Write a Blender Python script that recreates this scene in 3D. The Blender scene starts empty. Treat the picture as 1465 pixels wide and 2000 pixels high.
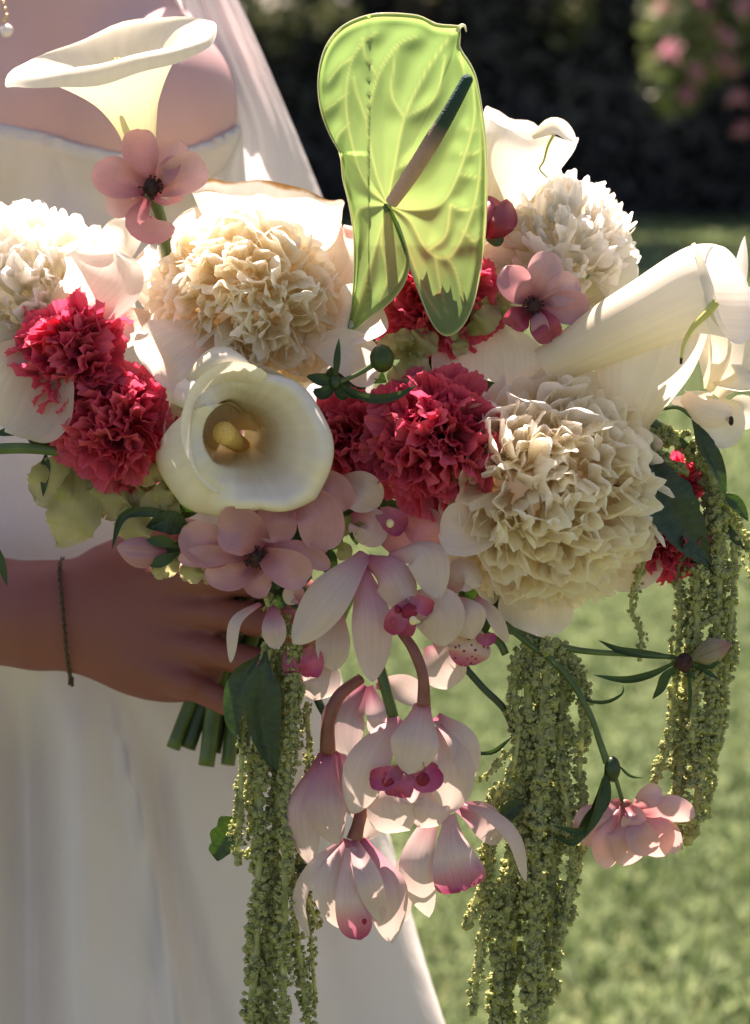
import bpy, math, random
import numpy as np
from mathutils import Vector, Matrix, Quaternion

# ------------------------------------------------------------------ camera, light, exposure
S = bpy.context.scene
COL = S.collection
PITCH = math.radians(14.0)
HFOV = math.radians(26.0)
CAM = np.array([0.0, 0.0, 1.35])
FOCUS = 0.885
cd = bpy.data.cameras.new("camera")
cd.sensor_fit = 'HORIZONTAL'; cd.sensor_width = 36
cd.lens = 18 / math.tan(HFOV / 2)
cd.clip_start = 0.05; cd.clip_end = 300
cd.dof.use_dof = True; cd.dof.focus_distance = FOCUS; cd.dof.aperture_fstop = 7.5
cam = bpy.data.objects.new("camera", cd); COL.objects.link(cam)
cam.location = CAM; cam.rotation_euler = (math.pi / 2 - PITCH, 0, 0)
S.camera = cam

SUN_AZ = math.radians(-13); SUN_EL = math.radians(57)
sun_dir = Vector((math.sin(SUN_AZ) * math.cos(SUN_EL), math.cos(SUN_AZ) * math.cos(SUN_EL), math.sin(SUN_EL)))
wd = bpy.data.worlds.new("World"); S.world = wd; wd.use_nodes = True
wt = wd.node_tree; wt.nodes.clear()
sky = wt.nodes.new("ShaderNodeTexSky"); sky.sky_type = 'NISHITA'; sky.sun_disc = False
sky.sun_elevation = SUN_EL; sky.sun_rotation = SUN_AZ
bg = wt.nodes.new("ShaderNodeBackground"); bg.inputs[1].default_value = 0.05
wo = wt.nodes.new("ShaderNodeOutputWorld")
wt.links.new(sky.outputs[0], bg.inputs[0]); wt.links.new(bg.outputs[0], wo.inputs[0])
sl = bpy.data.lights.new("sun", 'SUN'); sl.energy = 5.0; sl.angle = math.radians(0.53); sl.color = (1.0, 0.96, 0.90)
sun = bpy.data.objects.new("sun", sl); COL.objects.link(sun)
sun.rotation_euler = (-sun_dir).to_track_quat('-Z', 'Y').to_euler(); sun.location = (2, 3, 6)
S.view_settings.view_transform = 'Standard'; S.view_settings.look = 'None'
S.view_settings.gamma = 1.0; S.view_settings.use_curve_mapping = False
S.view_settings.exposure = 1.88
S.view_settings.use_white_balance = True; S.view_settings.white_balance_temperature = 7600; S.view_settings.white_balance_tint = 28
S.cycles.max_bounces = 14; S.cycles.transmission_bounces = 12; S.cycles.diffuse_bounces = 9
S.cycles.sample_clamp_indirect = 6.0
S.cycles.caustics_reflective = False; S.cycles.caustics_refractive = False

# ------------------------------------------------------------------ space helpers
# Bouquet space: x, y as on a 1465 x 2000 sheet, z towards the viewer, one unit = U0 metres at 0.9 m.
K = 2 * math.tan(HFOV / 2) / 1465
U0 = K * 0.9
RGT = np.array([1.0, 0, 0])
FWD = np.array([0, math.cos(PITCH), -math.sin(PITCH)])
UPV = np.array([0, math.sin(PITCH), math.cos(PITCH)])
rng = np.random.default_rng(7)
random.seed(7)

def W(p):
    p = np.atleast_2d(np.asarray(p, float))
    d = 0.9 - p[:, 2] * U0
    return CAM + np.outer((p[:, 0] - 732.5) * K * d, RGT) - np.outer((p[:, 1] - 1000) * K * d, UPV) + np.outer(d, FWD)

def dirw(v):
    v = np.asarray(v, float)
    w = v[0] * RGT - v[1] * UPV - v[2] * FWD
    return w / np.linalg.norm(w)

def nrm(a):
    return a / np.maximum(np.linalg.norm(a, axis=-1, keepdims=True), 1e-9)

def spline(pts, n, t=None):
    P = np.asarray(pts, float)
    if len(P) == 2:
        t = np.linspace(0, 1, n) if t is None else t
        return P[0] + (P[1] - P[0]) * t[:, None]
    m = len(P) - 1
    d = np.concatenate([[0], np.cumsum(np.linalg.norm(np.diff(P[:, :2], axis=0), axis=1) + 1e-6)]); d /= d[-1]
    t = np.linspace(0, 1, n) if t is None else t
    i = np.clip(np.searchsorted(d, t, side='right') - 1, 0, m - 1)
    f = ((t - d[i]) / (d[i + 1] - d[i]))[:, None]
    E = np.vstack([2 * P[0] - P[1], P, 2 * P[-1] - P[-2]])
    p0, p1, p2, p3 = E[i], E[i + 1], E[i + 2], E[i + 3]
    return 0.5 * (2 * p1 + (p2 - p0) * f + (2 * p0 - 5 * p1 + 4 * p2 - p3) * f ** 2 + (3 * p1 - p0 - 3 * p2 + p3) * f ** 3)

def grid_faces(a, b, wrap=False):
    i = np.arange(a - 1)[:, None]; j = np.arange(b if wrap else b - 1)[None, :]
    j2 = (j + 1) % b
    q = np.stack([i * b + j, i * b + j2, (i + 1) * b + j2, (i + 1) * b + j], -1)
    return q.reshape(-1, 4)

def mesh(name, V, F, mats=None, uv=None, attr=None, smooth=True):
    V = np.asarray(V, np.float32); F = np.asarray(F, np.int32)
    me = bpy.data.meshes.new(name)
    me.vertices.add(len(V)); me.vertices.foreach_set("co", V.ravel())
    k = F.shape[1]
    me.loops.add(F.size); me.loops.foreach_set("vertex_index", F.ravel())
    me.polygons.add(len(F)); me.polygons.foreach_set("loop_start", np.arange(0, F.size, k, dtype=np.int32))
    me.update(calc_edges=True)
    if smooth: me.polygons.foreach_set("use_smooth", np.ones(len(F), bool))
    if uv is not None:
        l = me.uv_layers.new(name="UVMap"); l.data.foreach_set("uv", np.asarray(uv, np.float32)[F.ravel()].ravel())
    if attr is not None:
        a = me.attributes.new("shade", 'FLOAT', 'POINT'); a.data.foreach_set("value", np.asarray(attr, np.float32))
    if mats is not None: me.materials.append(mats)
    me.validate()
    return me

def tag(o, label=None, cat=None, group=None, kind=None):
    if label: o['label'] = label
    if cat: o['category'] = cat
    if group: o['group'] = group
    if kind: o['kind'] = kind
    return o

class Thing:
    """An Empty at the thing's base; parts are given in bouquet space."""
    def __init__(s, name, base, label, cat, group=None):
        s.o = bpy.data.objects.new(name, None); COL.objects.link(s.o)
        s.loc = W(base)[0]; s.o.location = s.loc
        s.o.empty_display_size = 0.01
        tag(s.o, label, cat, group)
    def part(s, name, Vpx, F, m, uv=None, attr=None, parent=None, label=None, smooth=True):
        me = mesh(name, W(Vpx) - s.loc, F, m, uv, attr, smooth)
        o = bpy.data.objects.new(name, me); COL.objects.link(o); o.parent = parent or s.o
        if label: o['label'] = label
        return o

def solo(name, Vpx, F, m, label, cat, group=None, uv=None, attr=None):
    base = W(Vpx[:1])[0]
    o = bpy.data.objects.new(name, mesh(name, W(Vpx) - base, F, m, uv, attr)); COL.objects.link(o)
    o.location = base
    return tag(o, label, cat, group)

# ------------------------------------------------------------------ materials
def newmat(name):
    m = bpy.data.materials.new(name); m.use_nodes = True
    m.node_tree.nodes.clear()
    return m, m.node_tree
def N(t, k, **kw):
    n = t.nodes.new(k)
    for a, b in kw.items(): setattr(n, a, b)
    return n
def c4(c): return (c[0], c[1], c[2], 1)

def leafy(name, stops, tr=0.4, rough=0.45, spec=0.35, mottle=0.12, vein=0.15, vs=(30, 1.5), bump=0.15, trtint=(1, 1, 1),
          edge=None, attr=None, nscale=60, sheen=0.0, spots=None):
    """thin plant tissue: UV.y runs base to tip, UV.x 0..1 across"""
    m, t = newmat(name); L = t.links.new
    uv = N(t, "ShaderNodeUVMap"); sp = N(t, "ShaderNodeSeparateXYZ"); L(uv.outputs[0], sp.inputs[0])
    rp = N(t, "ShaderNodeValToRGB")
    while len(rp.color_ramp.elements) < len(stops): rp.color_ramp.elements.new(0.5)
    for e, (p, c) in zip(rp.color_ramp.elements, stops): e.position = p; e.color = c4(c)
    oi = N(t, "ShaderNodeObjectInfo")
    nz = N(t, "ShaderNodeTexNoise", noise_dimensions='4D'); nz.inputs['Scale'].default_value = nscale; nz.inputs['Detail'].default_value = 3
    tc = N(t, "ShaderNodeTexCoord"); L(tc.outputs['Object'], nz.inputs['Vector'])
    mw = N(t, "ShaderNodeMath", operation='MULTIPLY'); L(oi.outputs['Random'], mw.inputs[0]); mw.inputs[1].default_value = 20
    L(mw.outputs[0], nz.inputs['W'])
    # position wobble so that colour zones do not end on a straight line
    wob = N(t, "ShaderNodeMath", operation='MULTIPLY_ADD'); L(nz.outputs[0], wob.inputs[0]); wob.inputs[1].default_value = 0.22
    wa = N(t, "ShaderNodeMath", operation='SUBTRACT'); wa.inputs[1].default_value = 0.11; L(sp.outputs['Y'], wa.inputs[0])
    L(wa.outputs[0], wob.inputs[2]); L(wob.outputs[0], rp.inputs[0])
    col = rp.outputs[0]
    mp = N(t, "ShaderNodeMapping"); L(uv.outputs[0], mp.inputs[0]); mp.inputs['Scale'].default_value = (vs[0], vs[1], 1)
    vn = N(t, "ShaderNodeTexNoise"); vn.inputs['Scale'].default_value = 1.0; vn.inputs['Detail'].default_value = 2
    L(mp.outputs[0], vn.inputs['Vector'])
    def mod(col, src, amt):
        mr = N(t, "ShaderNodeMapRange"); L(src, mr.inputs[0])
        mr.inputs[1].default_value = 0.3; mr.inputs[2].default_value = 0.7
        mr.inputs[3].default_value = 1 - amt; mr.inputs[4].default_value = 1 + amt * 0.6
        vm = N(t, "ShaderNodeVectorMath", operation='SCALE'); L(col, vm.inputs[0]); L(mr.outputs[0], vm.inputs['Scale'])
        return vm.outputs[0]
    col = mod(col, nz.outputs[0], mottle); col = mod(col, vn.outputs[0], vein)
    if edge:
        x1 = N(t, "ShaderNodeMath", operation='SUBTRACT'); L(sp.outputs['X'], x1.inputs[0]); x1.inputs[1].default_value = 0.5
        x2 = N(t, "ShaderNodeMath", operation='ABSOLUTE'); L(x1.outputs[0], x2.inputs[0])
        x3 = N(t, "ShaderNodeMath", operation='MAXIMUM'); L(x2.outputs[0], x3.inputs[0])
        yy = N(t, "ShaderNodeMath", operation='SUBTRACT'); L(sp.outputs['Y'], yy.inputs[0]); yy.inputs[1].default_value = 0.5
        L(yy.outputs[0], x3.inputs[1])
        mr = N(t, "ShaderNodeMapRange"); L(x3.outputs[0], mr.inputs[0]); mr.inputs[1].default_value = edge[1]; mr.inputs[2].default_value = edge[2]
        mx = N(t, "ShaderNodeMixRGB"); L(mr.outputs[0], mx.inputs[0]); L(col, mx.inputs[1]); mx.inputs[2].default_value = c4(edge[0])
        col = mx.outputs[0]
    if attr:
        at = N(t, "ShaderNodeAttribute", attribute_name="shade")
        mx = N(t, "ShaderNodeMixRGB"); L(at.outputs['Fac'], mx.inputs[0]); L(col, mx.inputs[1]); mx.inputs[2].default_value = c4(attr)
        col = mx.outputs[0]
    if spots:
        vo = N(t, "ShaderNodeTexVoronoi"); vo.inputs['Scale'].default_value = spots[1]; L(tc.outputs['Object'], vo.inputs['Vector'])
        mr = N(t, "ShaderNodeMapRange"); L(vo.outputs['Distance'], mr.inputs[0]); mr.inputs[1].default_value = 0.30; mr.inputs[2].default_value = 0.22
        mx = N(t, "ShaderNodeMixRGB"); L(mr.outputs[0], mx.inputs[0]); L(col, mx.inputs[1]); mx.inputs[2].default_value = c4(spots[0])
        col = mx.outputs[0]
    pr = N(t, "ShaderNodeBsdfPrincipled"); L(col, pr.inputs['Base Color'])
    pr.inputs['Roughness'].default_value = rough; pr.inputs['Specular IOR Level'].default_value = spec
    pr.inputs['Sheen Weight'].default_value = sheen
    tl = N(t, "ShaderNodeBsdfTranslucent")
    tm = N(t, "ShaderNodeVectorMath", operation='MULTIPLY'); L(col, tm.inputs[0]); tm.inputs[1].default_value = trtint
    L(tm.outputs[0], tl.inputs[0])
    bp = N(t, "ShaderNodeBump"); bp.inputs['Strength'].default_value = bump; bp.inputs['Distance'].default_value = 0.001
    ad = N(t, "ShaderNodeMath", operation='ADD'); L(vn.outputs[0], ad.inputs[0]); L(nz.outputs[0], ad.inputs[1])
    L(ad.outputs[0], bp.inputs['Height']); L(bp.outputs[0], pr.inputs['Normal']); L(bp.outputs[0], tl.inputs['Normal'])
    ms = N(t, "ShaderNodeMixShader"); ms.inputs[0].default_value = tr
    L(pr.outputs[0], ms.inputs[1]); L(tl.outputs[0], ms.inputs[2])
    out = N(t, "ShaderNodeOutputMaterial"); L(ms.outputs[0], out.inputs[0])
    return m

def plain(name, c1, c2, scale=30, rough=0.6, spec=0.3, bump=0.2, tr=0.0, sss=0.0, dist=0.002, metal=0.0, detail=4):
    m, t = newmat(name); L = t.links.new
    tc = N(t, "ShaderNodeTexCoord"); nz = N(t, "ShaderNodeTexNoise"); nz.inputs['Scale'].default_value = scale; nz.inputs['Detail'].default_value = detail
    L(tc.outputs['Object'], nz.inputs['Vector'])
    rp = N(t, "ShaderNodeValToRGB"); rp.color_ramp.elements[0].position = 0.3; rp.color_ramp.elements[1].position = 0.7
    rp.color_ramp.elements[0].color = c4(c1); rp.color_ramp.elements[1].color = c4(c2); L(nz.outputs[0], rp.inputs[0])
    pr = N(t, "ShaderNodeBsdfPrincipled"); L(rp.outputs[0], pr.inputs['Base Color'])
    pr.inputs['Roughness'].default_value = rough; pr.inputs['Specular IOR Level'].default_value = spec; pr.inputs['Metallic'].default_value = metal
    if sss:
        pr.inputs['Subsurface Weight'].default_value = sss; pr.inputs['Subsurface Radius'].default_value = (0.012, 0.004, 0.002)
        pr.inputs['Subsurface Scale'].default_value = 1.0
    bp = N(t, "ShaderNodeBump"); bp.inputs['Strength'].default_value = bump; bp.inputs['Distance'].default_value = dist
    L(nz.outputs[0], bp.inputs['Height']); L(bp.outputs[0], pr.inputs['Normal'])
    out = N(t, "ShaderNodeOutputMaterial")
    if tr:
        tl = N(t, "ShaderNodeBsdfTranslucent"); L(rp.outputs[0], tl.inputs[0])
        ms = N(t, "ShaderNodeMixShader"); ms.inputs[0].default_value = tr; L(pr.outputs[0], ms.inputs[1]); L(tl.outputs[0], ms.inputs[2])
        L(ms.outputs[0], out.inputs[0])
    else: L(pr.outputs[0], out.inputs[0])
    return m

M = {}
M['peony'] = leafy("peony_petal", [(0, (.93, .76, .50)), (.35, (.96, .87, .68)), (.85, (.97, .91, .77)), (1, (.97, .93, .83))], tr=.68, vein=.04, mottle=.05, bump=.15, rough=.5, spec=.2, vs=(22, 1.2))
M['peony_guard'] = leafy("peony_guard_petal", [(0, (.86, .70, .54)), (.4, (.90, .80, .66)), (1, (.92, .86, .76))], tr=.45, vein=.06, mottle=.05, bump=.3, rough=.5, spec=.25, vs=(36, 1.0))
M['peony_white'] = leafy("white_peony_petal", [(0, (.82, .72, .46)), (.4, (.92, .88, .76)), (1, (.94, .92, .87))], tr=.68, vein=.06, mottle=.05, bump=.25, rough=.5, spec=.25, vs=(22, 1.2))
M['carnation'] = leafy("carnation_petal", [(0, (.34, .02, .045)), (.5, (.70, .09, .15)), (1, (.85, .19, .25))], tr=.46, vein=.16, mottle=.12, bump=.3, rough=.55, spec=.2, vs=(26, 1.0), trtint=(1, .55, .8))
M['calla'] = leafy("calla_spathe", [(0, (.52, .55, .24)), (.35, (.74, .70, .46)), (.75, (.80, .76, .62)), (1, (.82, .78, .66))], tr=.28, vein=.05, mottle=.04, bump=.12, rough=.38, spec=.4, vs=(60, .8), nscale=35)
M['calla_front'] = leafy("front_calla_spathe", [(0, (.52, .44, .24)), (.3, (.72, .64, .42)), (.55, (.82, .76, .57)), (1, (.86, .82, .70))], tr=.2, vein=.05, mottle=.04, bump=.15, rough=.4, spec=.35, vs=(60, .8), nscale=35, edge=((.62, .66, .36), .485, .5))
M['peony_heart'] = plain("peony_heart", (.93, .90, .82), (.95, .93, .88), 60, rough=.6, bump=.5, tr=.25)
M['calla_white'] = leafy("pale_calla_spathe", [(0, (.78, .70, .48)), (.4, (.83, .79, .66)), (1, (.86, .83, .77))], tr=.38, vein=.05, mottle=.04, bump=.15, rough=.42, spec=.35, vs=(60, .8), nscale=35)
M['calla_brown'] = leafy("brown_edged_spathe", [(0, (.80, .72, .52)), (.6, (.84, .81, .72)), (.93, (.84, .80, .70)), (.97, (.45, .27, .10)), (1, (.30, .16, .06))], tr=.38, vein=.06, mottle=.05, bump=.15, rough=.42, vs=(40, .8), nscale=50)
M['pink'] = leafy("dusty_pink_petal", [(0, (.32, .08, .12)), (.35, (.58, .29, .31)), (1, (.70, .44, .45))], tr=.45, vein=.06, mottle=.12, bump=.12, rough=.38, spec=.4, vs=(24, 1.2), trtint=(1, .8, .8))
M['palepink'] = leafy("pale_pink_petal", [(0, (.42, .12, .14)), (.35, (.66, .40, .40)), (1, (.76, .56, .54))], tr=.42, vein=.07, mottle=.12, bump=.12, rough=.4, spec=.4, vs=(24, 1.2), trtint=(1, .85, .82))
M['deeppink'] = leafy("deep_pink_petal", [(0, (.22, .02, .04)), (.5, (.42, .07, .11)), (1, (.50, .13, .17))], tr=.35, vein=.16, mottle=.12, bump=.25, rough=.4, spec=.4, trtint=(1, .7, .8))
M['orchid'] = leafy("orchid_petal", [(0, (.48, .14, .21)), (.12, (.62, .34, .36)), (.32, (.67, .52, .47)), (1, (.71, .62, .53))], tr=.33, vein=.07, mottle=.10, bump=.1, rough=.36, spec=.4, vs=(34, .8), nscale=30)
M['orchid_crease'] = leafy("orchid_sepal", [(0, (.42, .09, .17)), (.2, (.56, .24, .30)), (.5, (.64, .44, .43)), (1, (.70, .60, .52))], tr=.33, vein=.09, mottle=.12, bump=.1, rough=.36, spec=.4, vs=(30, .7), nscale=30)
M['lip'] = leafy("orchid_lip", [(0, (.55, .25, .28)), (.45, (.58, .14, .24)), (1, (.40, .03, .12))], tr=.3, vein=.14, mottle=.2, bump=.2, rough=.35, spec=.45, nscale=60)
M['lip_pale'] = leafy("orchid_lip_pale", [(0, (.66, .40, .40)), (.55, (.74, .58, .52)), (.78, (.62, .25, .32)), (1, (.42, .04, .13))], tr=.3, vein=.14, mottle=.15, bump=.2, rough=.35, spec=.45, nscale=60)
M['lip_spot'] = leafy("orchid_lip_spotted", [(0, (.70, .50, .22)), (.5, (.72, .55, .42)), (.8, (.58, .16, .24)), (1, (.45, .05, .13))], tr=.3, vein=.1, mottle=.1, bump=.2, rough=.35, spec=.45, nscale=60, spots=((.22, .01, .03), 330))
M['throat'] = plain("orchid_throat", (.16, .008, .02), (.32, .02, .05), 200)
M['column'] = plain("orchid_column", (.72, .58, .25), (.80, .70, .45), 200)
M['spadix'] = plain("yellow_spadix", (.80, .48, .12), (.92, .64, .22), 900, bump=.8, rough=.7)
M['leaf'] = leafy("dark_leaf", [(0, (.035, .07, .02)), (1, (.022, .06, .025))], tr=.18, vein=.3, mottle=.3, bump=.6, rough=.38, spec=.45, vs=(3, 16), trtint=(1.6, 1.9, .5))
M['sepal'] = leafy("green_sepal", [(0, (.05, .09, .02)), (1, (.03, .075, .03))], tr=.22, vein=.2, mottle=.3, bump=.3, rough=.4, spec=.4, trtint=(1.6, 1.8, .6))
M['hydrangea'] = leafy("green_hydrangea", [(0, (.22, .26, .07)), (.5, (.42, .42, .18)), (1, (.50, .47, .26))], tr=.4, vein=.07, mottle=.18, bump=.2, rough=.5)
M['stem'] = plain("green_stem", (.045, .09, .02), (.09, .15, .04), 60, rough=.4, spec=.45, bump=.15)
M['stem_dark'] = plain("dark_green_stem", (.012, .035, .008), (.03, .07, .018), 60, rough=.4, spec=.45, bump=.15)
M['stem_red'] = plain("reddish_stem", (.16, .045, .03), (.28, .10, .07), 80, rough=.4, spec=.45, bump=.1)
M['amaranth'] = plain("amaranth_floret", (.48, .54, .19), (.78, .80, .42), 260, rough=.7, spec=.2, bump=.3, tr=.5)
M['anther'] = plain("dark_flower_centre", (.02, .01, .012), (.09, .04, .03), 500, bump=.8, rough=.8)
# ------------------------------------------------------------------ generators
def blade(pts, hw, n=(0, 0, 1), cup=0.2, tm=0.55, base=0.25, tip=0.5, ruf=0.0, freq=2.5, jag=0.0, jn=9, fold=0.0, nu=11, nv=16,
          twist=0.0, seed=0, skew=0.0, wav=0.03):
    """a petal or leaf along pts; hw = largest half width; n = the way its face looks. returns V, F, UV"""
    r = np.random.default_rng(seed + 11)
    s = np.linspace(0, 1, nv); t = 0.45 * s + 0.55 * np.sin(s * math.pi / 2)
    t[-1] = 0.9995
    C = spline(pts, nv, t)
    T = nrm(np.gradient(C, axis=0))
    nn = np.asarray(n, float)
    if nn.ndim == 1: nn = np.tile(nn, (nv, 1))
    else: nn = spline(nn, nv, t)
    side = nrm(np.cross(T, nn))
    nor = nrm(np.cross(side, T))
    if twist:
        a = twist * t[:, None]
        side, nor = side * np.cos(a) + nor * np.sin(a), nor * np.cos(a) - side * np.sin(a)
    x = np.clip(t / tm, 0, 1); up = base + (1 - base) * (x * x * (3 - 2 * x)) ** .8
    y = np.clip((t - tm) / (1 - tm), 0, 1); dn = np.maximum(1 - y ** 2.1, 0) ** tip
    w = hw * np.where(t < tm, up, dn)
    u = np.linspace(-1, 1, nu)
    Lc = np.linalg.norm(np.diff(C, axis=0), axis=1).sum()
    ph = r.uniform(0, 6.28, 6)
    uu, tt = np.meshgrid(u, t)
    jg = np.zeros_like(uu)
    if jag:
        sa = np.abs(((tt * jn) % 1) - 0.3)
        jg = jag * (0.5 - sa) * (np.abs(uu) > .9)
    off = uu * w[:, None] * (1 + jg)
    h = cup * w[:, None] * (uu ** 2) - fold * w[:, None] * (1 - np.abs(uu)) * 1.0
    h = h + ruf * w[:, None] * np.abs(uu) ** 1.6 * np.sin(freq * tt * 6.28 + np.where(uu > 0, ph[0], ph[1]))
    h = h + wav * hw * (np.sin(3.1 * uu + 5 * tt + ph[2]) + .7 * np.sin(-2.3 * uu + 8 * tt + ph[3]))
    al = skew * w[:, None] * uu
    # tip notch waviness
    al = al + ruf * .35 * hw * (tt ** 6) * np.sin(uu * 5 + ph[4])
    V = C[:, None, :] + side[:, None, :] * off[..., None] + nor[:, None, :] * h[..., None] + T[:, None, :] * al[..., None]
    UV = np.stack([(uu + 1) / 2, tt], -1).reshape(-1, 2)
    return V.reshape(-1, 3), grid_faces(nv, nu), UV

def tube(pts, rad, sides=8, n=20, cap=True):
    C = spline(pts, n); t = np.linspace(0, 1, n)
    rr = np.interp(t, np.linspace(0, 1, len(np.atleast_1d(rad))), np.atleast_1d(rad)) if np.ndim(rad) else np.full(n, rad)
    T = nrm(np.gradient(C, axis=0)); ref = np.array([0.13, 0.21, 0.97])
    if abs(np.dot(nrm(C[-1] - C[0]), ref)) > .85: ref = np.array([1., 0, 0.1])
    A = nrm(np.cross(T, ref)); B = np.cross(T, A)
    f = np.linspace(0, 2 * math.pi, sides, endpoint=False)
    V = C[:, None] + rr[:, None, None] * (A[:, None] * np.cos(f)[None, :, None] + B[:, None] * np.sin(f)[None, :, None])
    V = V.reshape(-1, 3); F = grid_faces(n, sides, True)
    uv = np.stack(np.meshgrid(np.linspace(0, 1, sides), t), -1).reshape(-1, 2)
    if cap:
        V = np.vstack([V, C[0], C[-1]]); a, b = len(V) - 2, len(V) - 1
        j = np.arange(sides); j2 = (j + 1) % sides; o = (n - 1) * sides
        F = np.vstack([F, np.stack([j2, j, np.full(sides, a), np.full(sides, a)], 1)[:, [0, 1, 2, 2]],
                       np.stack([o + j, o + j2, np.full(sides, b), np.full(sides, b)], 1)])
        uv = np.vstack([uv, [.5, 0], [.5, 1]])
    return V, fixq(F), uv

def fixq(F):
    """all triangles when some quads are degenerate"""
    F = np.asarray(F)
    bad = F[:, 2] == F[:, 3]
    if not bad.any(): return F
    a = F[~bad]; b = F[bad][:, :3]
    return np.vstack([a[:, :3], a[:, [0, 2, 3]], b])

def loft(rings, nphi=36, sub=5, wavy=0.0, wf=3, seed=0, wrap=True):
    """rings: (centre, A, B); point = centre + A cos + B sin, splined from the first to the last ring"""
    r = np.random.default_rng(seed + 5)
    c = np.array([q[0] for q in rings], float); A = np.array([q[1] for q in rings], float); B = np.array([q[2] for q in rings], float)
    n = sub * (len(rings) - 1) + 1
    tt = np.linspace(0, 1, n); ks = np.linspace(0, 1, len(rings))
    def sp(P):
        m = len(P) - 1; x = tt * m; i = np.clip(x.astype(int), 0, m - 1); f = (x - i)[:, None]
        E = np.vstack([2 * P[0] - P[1], P, 2 * P[-1] - P[-2]])
        p0, p1, p2, p3 = E[i], E[i + 1], E[i + 2], E[i + 3]
        return 0.5 * (2 * p1 + (p2 - p0) * f + (2 * p0 - 5 * p1 + 4 * p2 - p3) * f ** 2 + (3 * p1 - p0 - 3 * p2 + p3) * f ** 3)
    c, A, B = sp(c), sp(A), sp(B)
    f = np.linspace(0, 2 * math.pi, nphi, endpoint=False)
    V = c[:, None] + A[:, None] * np.cos(f)[None, :, None] + B[:, None] * np.sin(f)[None, :, None]
    if wavy:
        ph = r.uniform(0, 6.28, 4)
        d = wavy * (tt[:, None] ** 3) * (np.sin(wf * f + ph[0]) + .6 * np.sin((wf * 2 + 1) * f + ph[1]) + .3 * np.sin((wf * 4 + 1) * f + ph[2]))
        ax = nrm(np.cross(A, B)); V = V + ax[:, None] * d[..., None]
    uv = np.stack(np.meshgrid(np.linspace(0, 1, nphi), tt), -1).reshape(-1, 2)
    return V.reshape(-1, 3), grid_faces(n, nphi, True), uv

def fan(L, a, ruf, freq, jag, jn, bend, cup, seed, nu=15, nv=9, claw=0.35):
    """fan shaped petal in its own frame: base at origin, along +Z, bending to +Y. a = half angle"""
    r = np.random.default_rng(seed); ph = r.uniform(0, 6.28, 8)
    v = np.linspace(0, 1, nv) ** .8; u = np.linspace(-1, 1, nu)
    uu, vv = np.meshgrid(u, v)
    prof = 1 - .22 * uu ** 2 - .12 * np.abs(uu) ** 6
    if jn > 6: edge = 1 + jag * (np.abs(((uu * jn + ph[5]) % 1) - .5) - .25) * 2 * (vv > .85) + .06 * np.sin(uu * 4 + ph[6]) * vv
    else: edge = 1 + vv ** 3 * (jag * np.sin(uu * jn * 3.1 + ph[5]) + .5 * jag * np.sin(uu * jn * 6.7 + ph[6]) - 1.6 * jag * np.exp(-((uu - .5 * math.sin(ph[7])) / .12) ** 2))
    rad = L * vv * prof * edge
    ang = uu * a * (claw + (1 - claw) * vv)
    x = rad * np.sin(ang); z = rad * np.cos(ang)
    # bending of the midline
    th = bend * (z / L) ** 1.6
    zz = z * np.sinc(th / math.pi * .75) ; yy = z * np.sin(th * .62) * .9
    y = yy + cup * L * uu ** 2 * vv * .5
    amp = ruf * L * vv ** 1.8
    y = y + amp * (np.sin(freq * uu * 3.14 + ph[0]) * .6 + .4 * np.sin(freq * 2.1 * uu * 3.14 + ph[1]) + .25 * (jn > 6) * np.sin(freq * 4.3 * uu * 3.14 + ph[2]))
    zz = zz + amp * .35 * np.sin(freq * 1.4 * uu * 3.14 + ph[3]); x = x + amp * .3 * np.sin(vv * 7 + ph[4])
    V = np.stack([x, y, zz], -1).reshape(-1, 3)
    UV = np.stack([(uu + 1) / 2, vv], -1).reshape(-1, 2)
    return V, grid_faces(nv, nu), UV

def rot_to(zdir, ydir):
    z = Vector(zdir).normalized(); y = Vector(ydir); y = (y - z * y.dot(z))
    if y.length < 1e-5: y = z.orthogonal()
    y.normalize(); x = y.cross(z)
    return Matrix((x, y, z)).transposed()

def pompom(name, c, R, axis, variants, n, label, cat, group, seed, maxth=1.9, inner=.15, flat=1.0, rolljit=.7, sc=(.9, 1.08),
           tilt=0.0, centre_short=0.0, pname='petal'):
    r = np.random.default_rng(seed)
    t = Thing(name, c, label, cat, group)
    ax = Vector(dirw(axis)); B = rot_to(ax, (0.1, .2, 1))
    u = K * (0.9 - c[2] * U0) * R
    core = n // 4 if inner > .3 else 0
    for i in range(n + core):
        f = (i + .5) / n
        if i >= n: f = (i - n + .5) / core
        ct = 1 - f * (1 - math.cos(maxth)); th = math.acos(ct) + r.normal(0, .05)
        ph = i * 2.39996 + r.normal(0, .15)
        d = Vector((math.sin(th) * math.cos(ph), math.sin(th) * math.sin(ph), math.cos(th)))
        yd = Vector((0, 0, 1)) if th > .25 else Vector((-math.cos(ph), -math.sin(ph), 0))
        Q = rot_to(d, yd) @ Matrix.Rotation(r.normal(0, rolljit), 3, 'Z')
        if tilt: Q = Q @ Matrix.Rotation(tilt * r.normal(1, .4), 3, 'X')
        s = u * r.uniform(*sc) * (1 - centre_short * (1 - min(1, th / 1.2)))
        Rm = (B @ Q)
        bs = B @ Vector((d.x, d.y, d.z * flat)) * ((inner if i < n else inner * .55) * u)
        vs_ = variants if not isinstance(variants, tuple) else variants[0 if th + r.normal(0, .15) < 1.0 else 1]
        o = bpy.data.objects.new(pname, vs_[r.integers(len(vs_))]); COL.objects.link(o)
        o.parent = t.o
        o.matrix_local = Matrix.Translation(bs) @ Rm.to_4x4() @ Matrix.Scale(s, 4)
    return t

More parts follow.
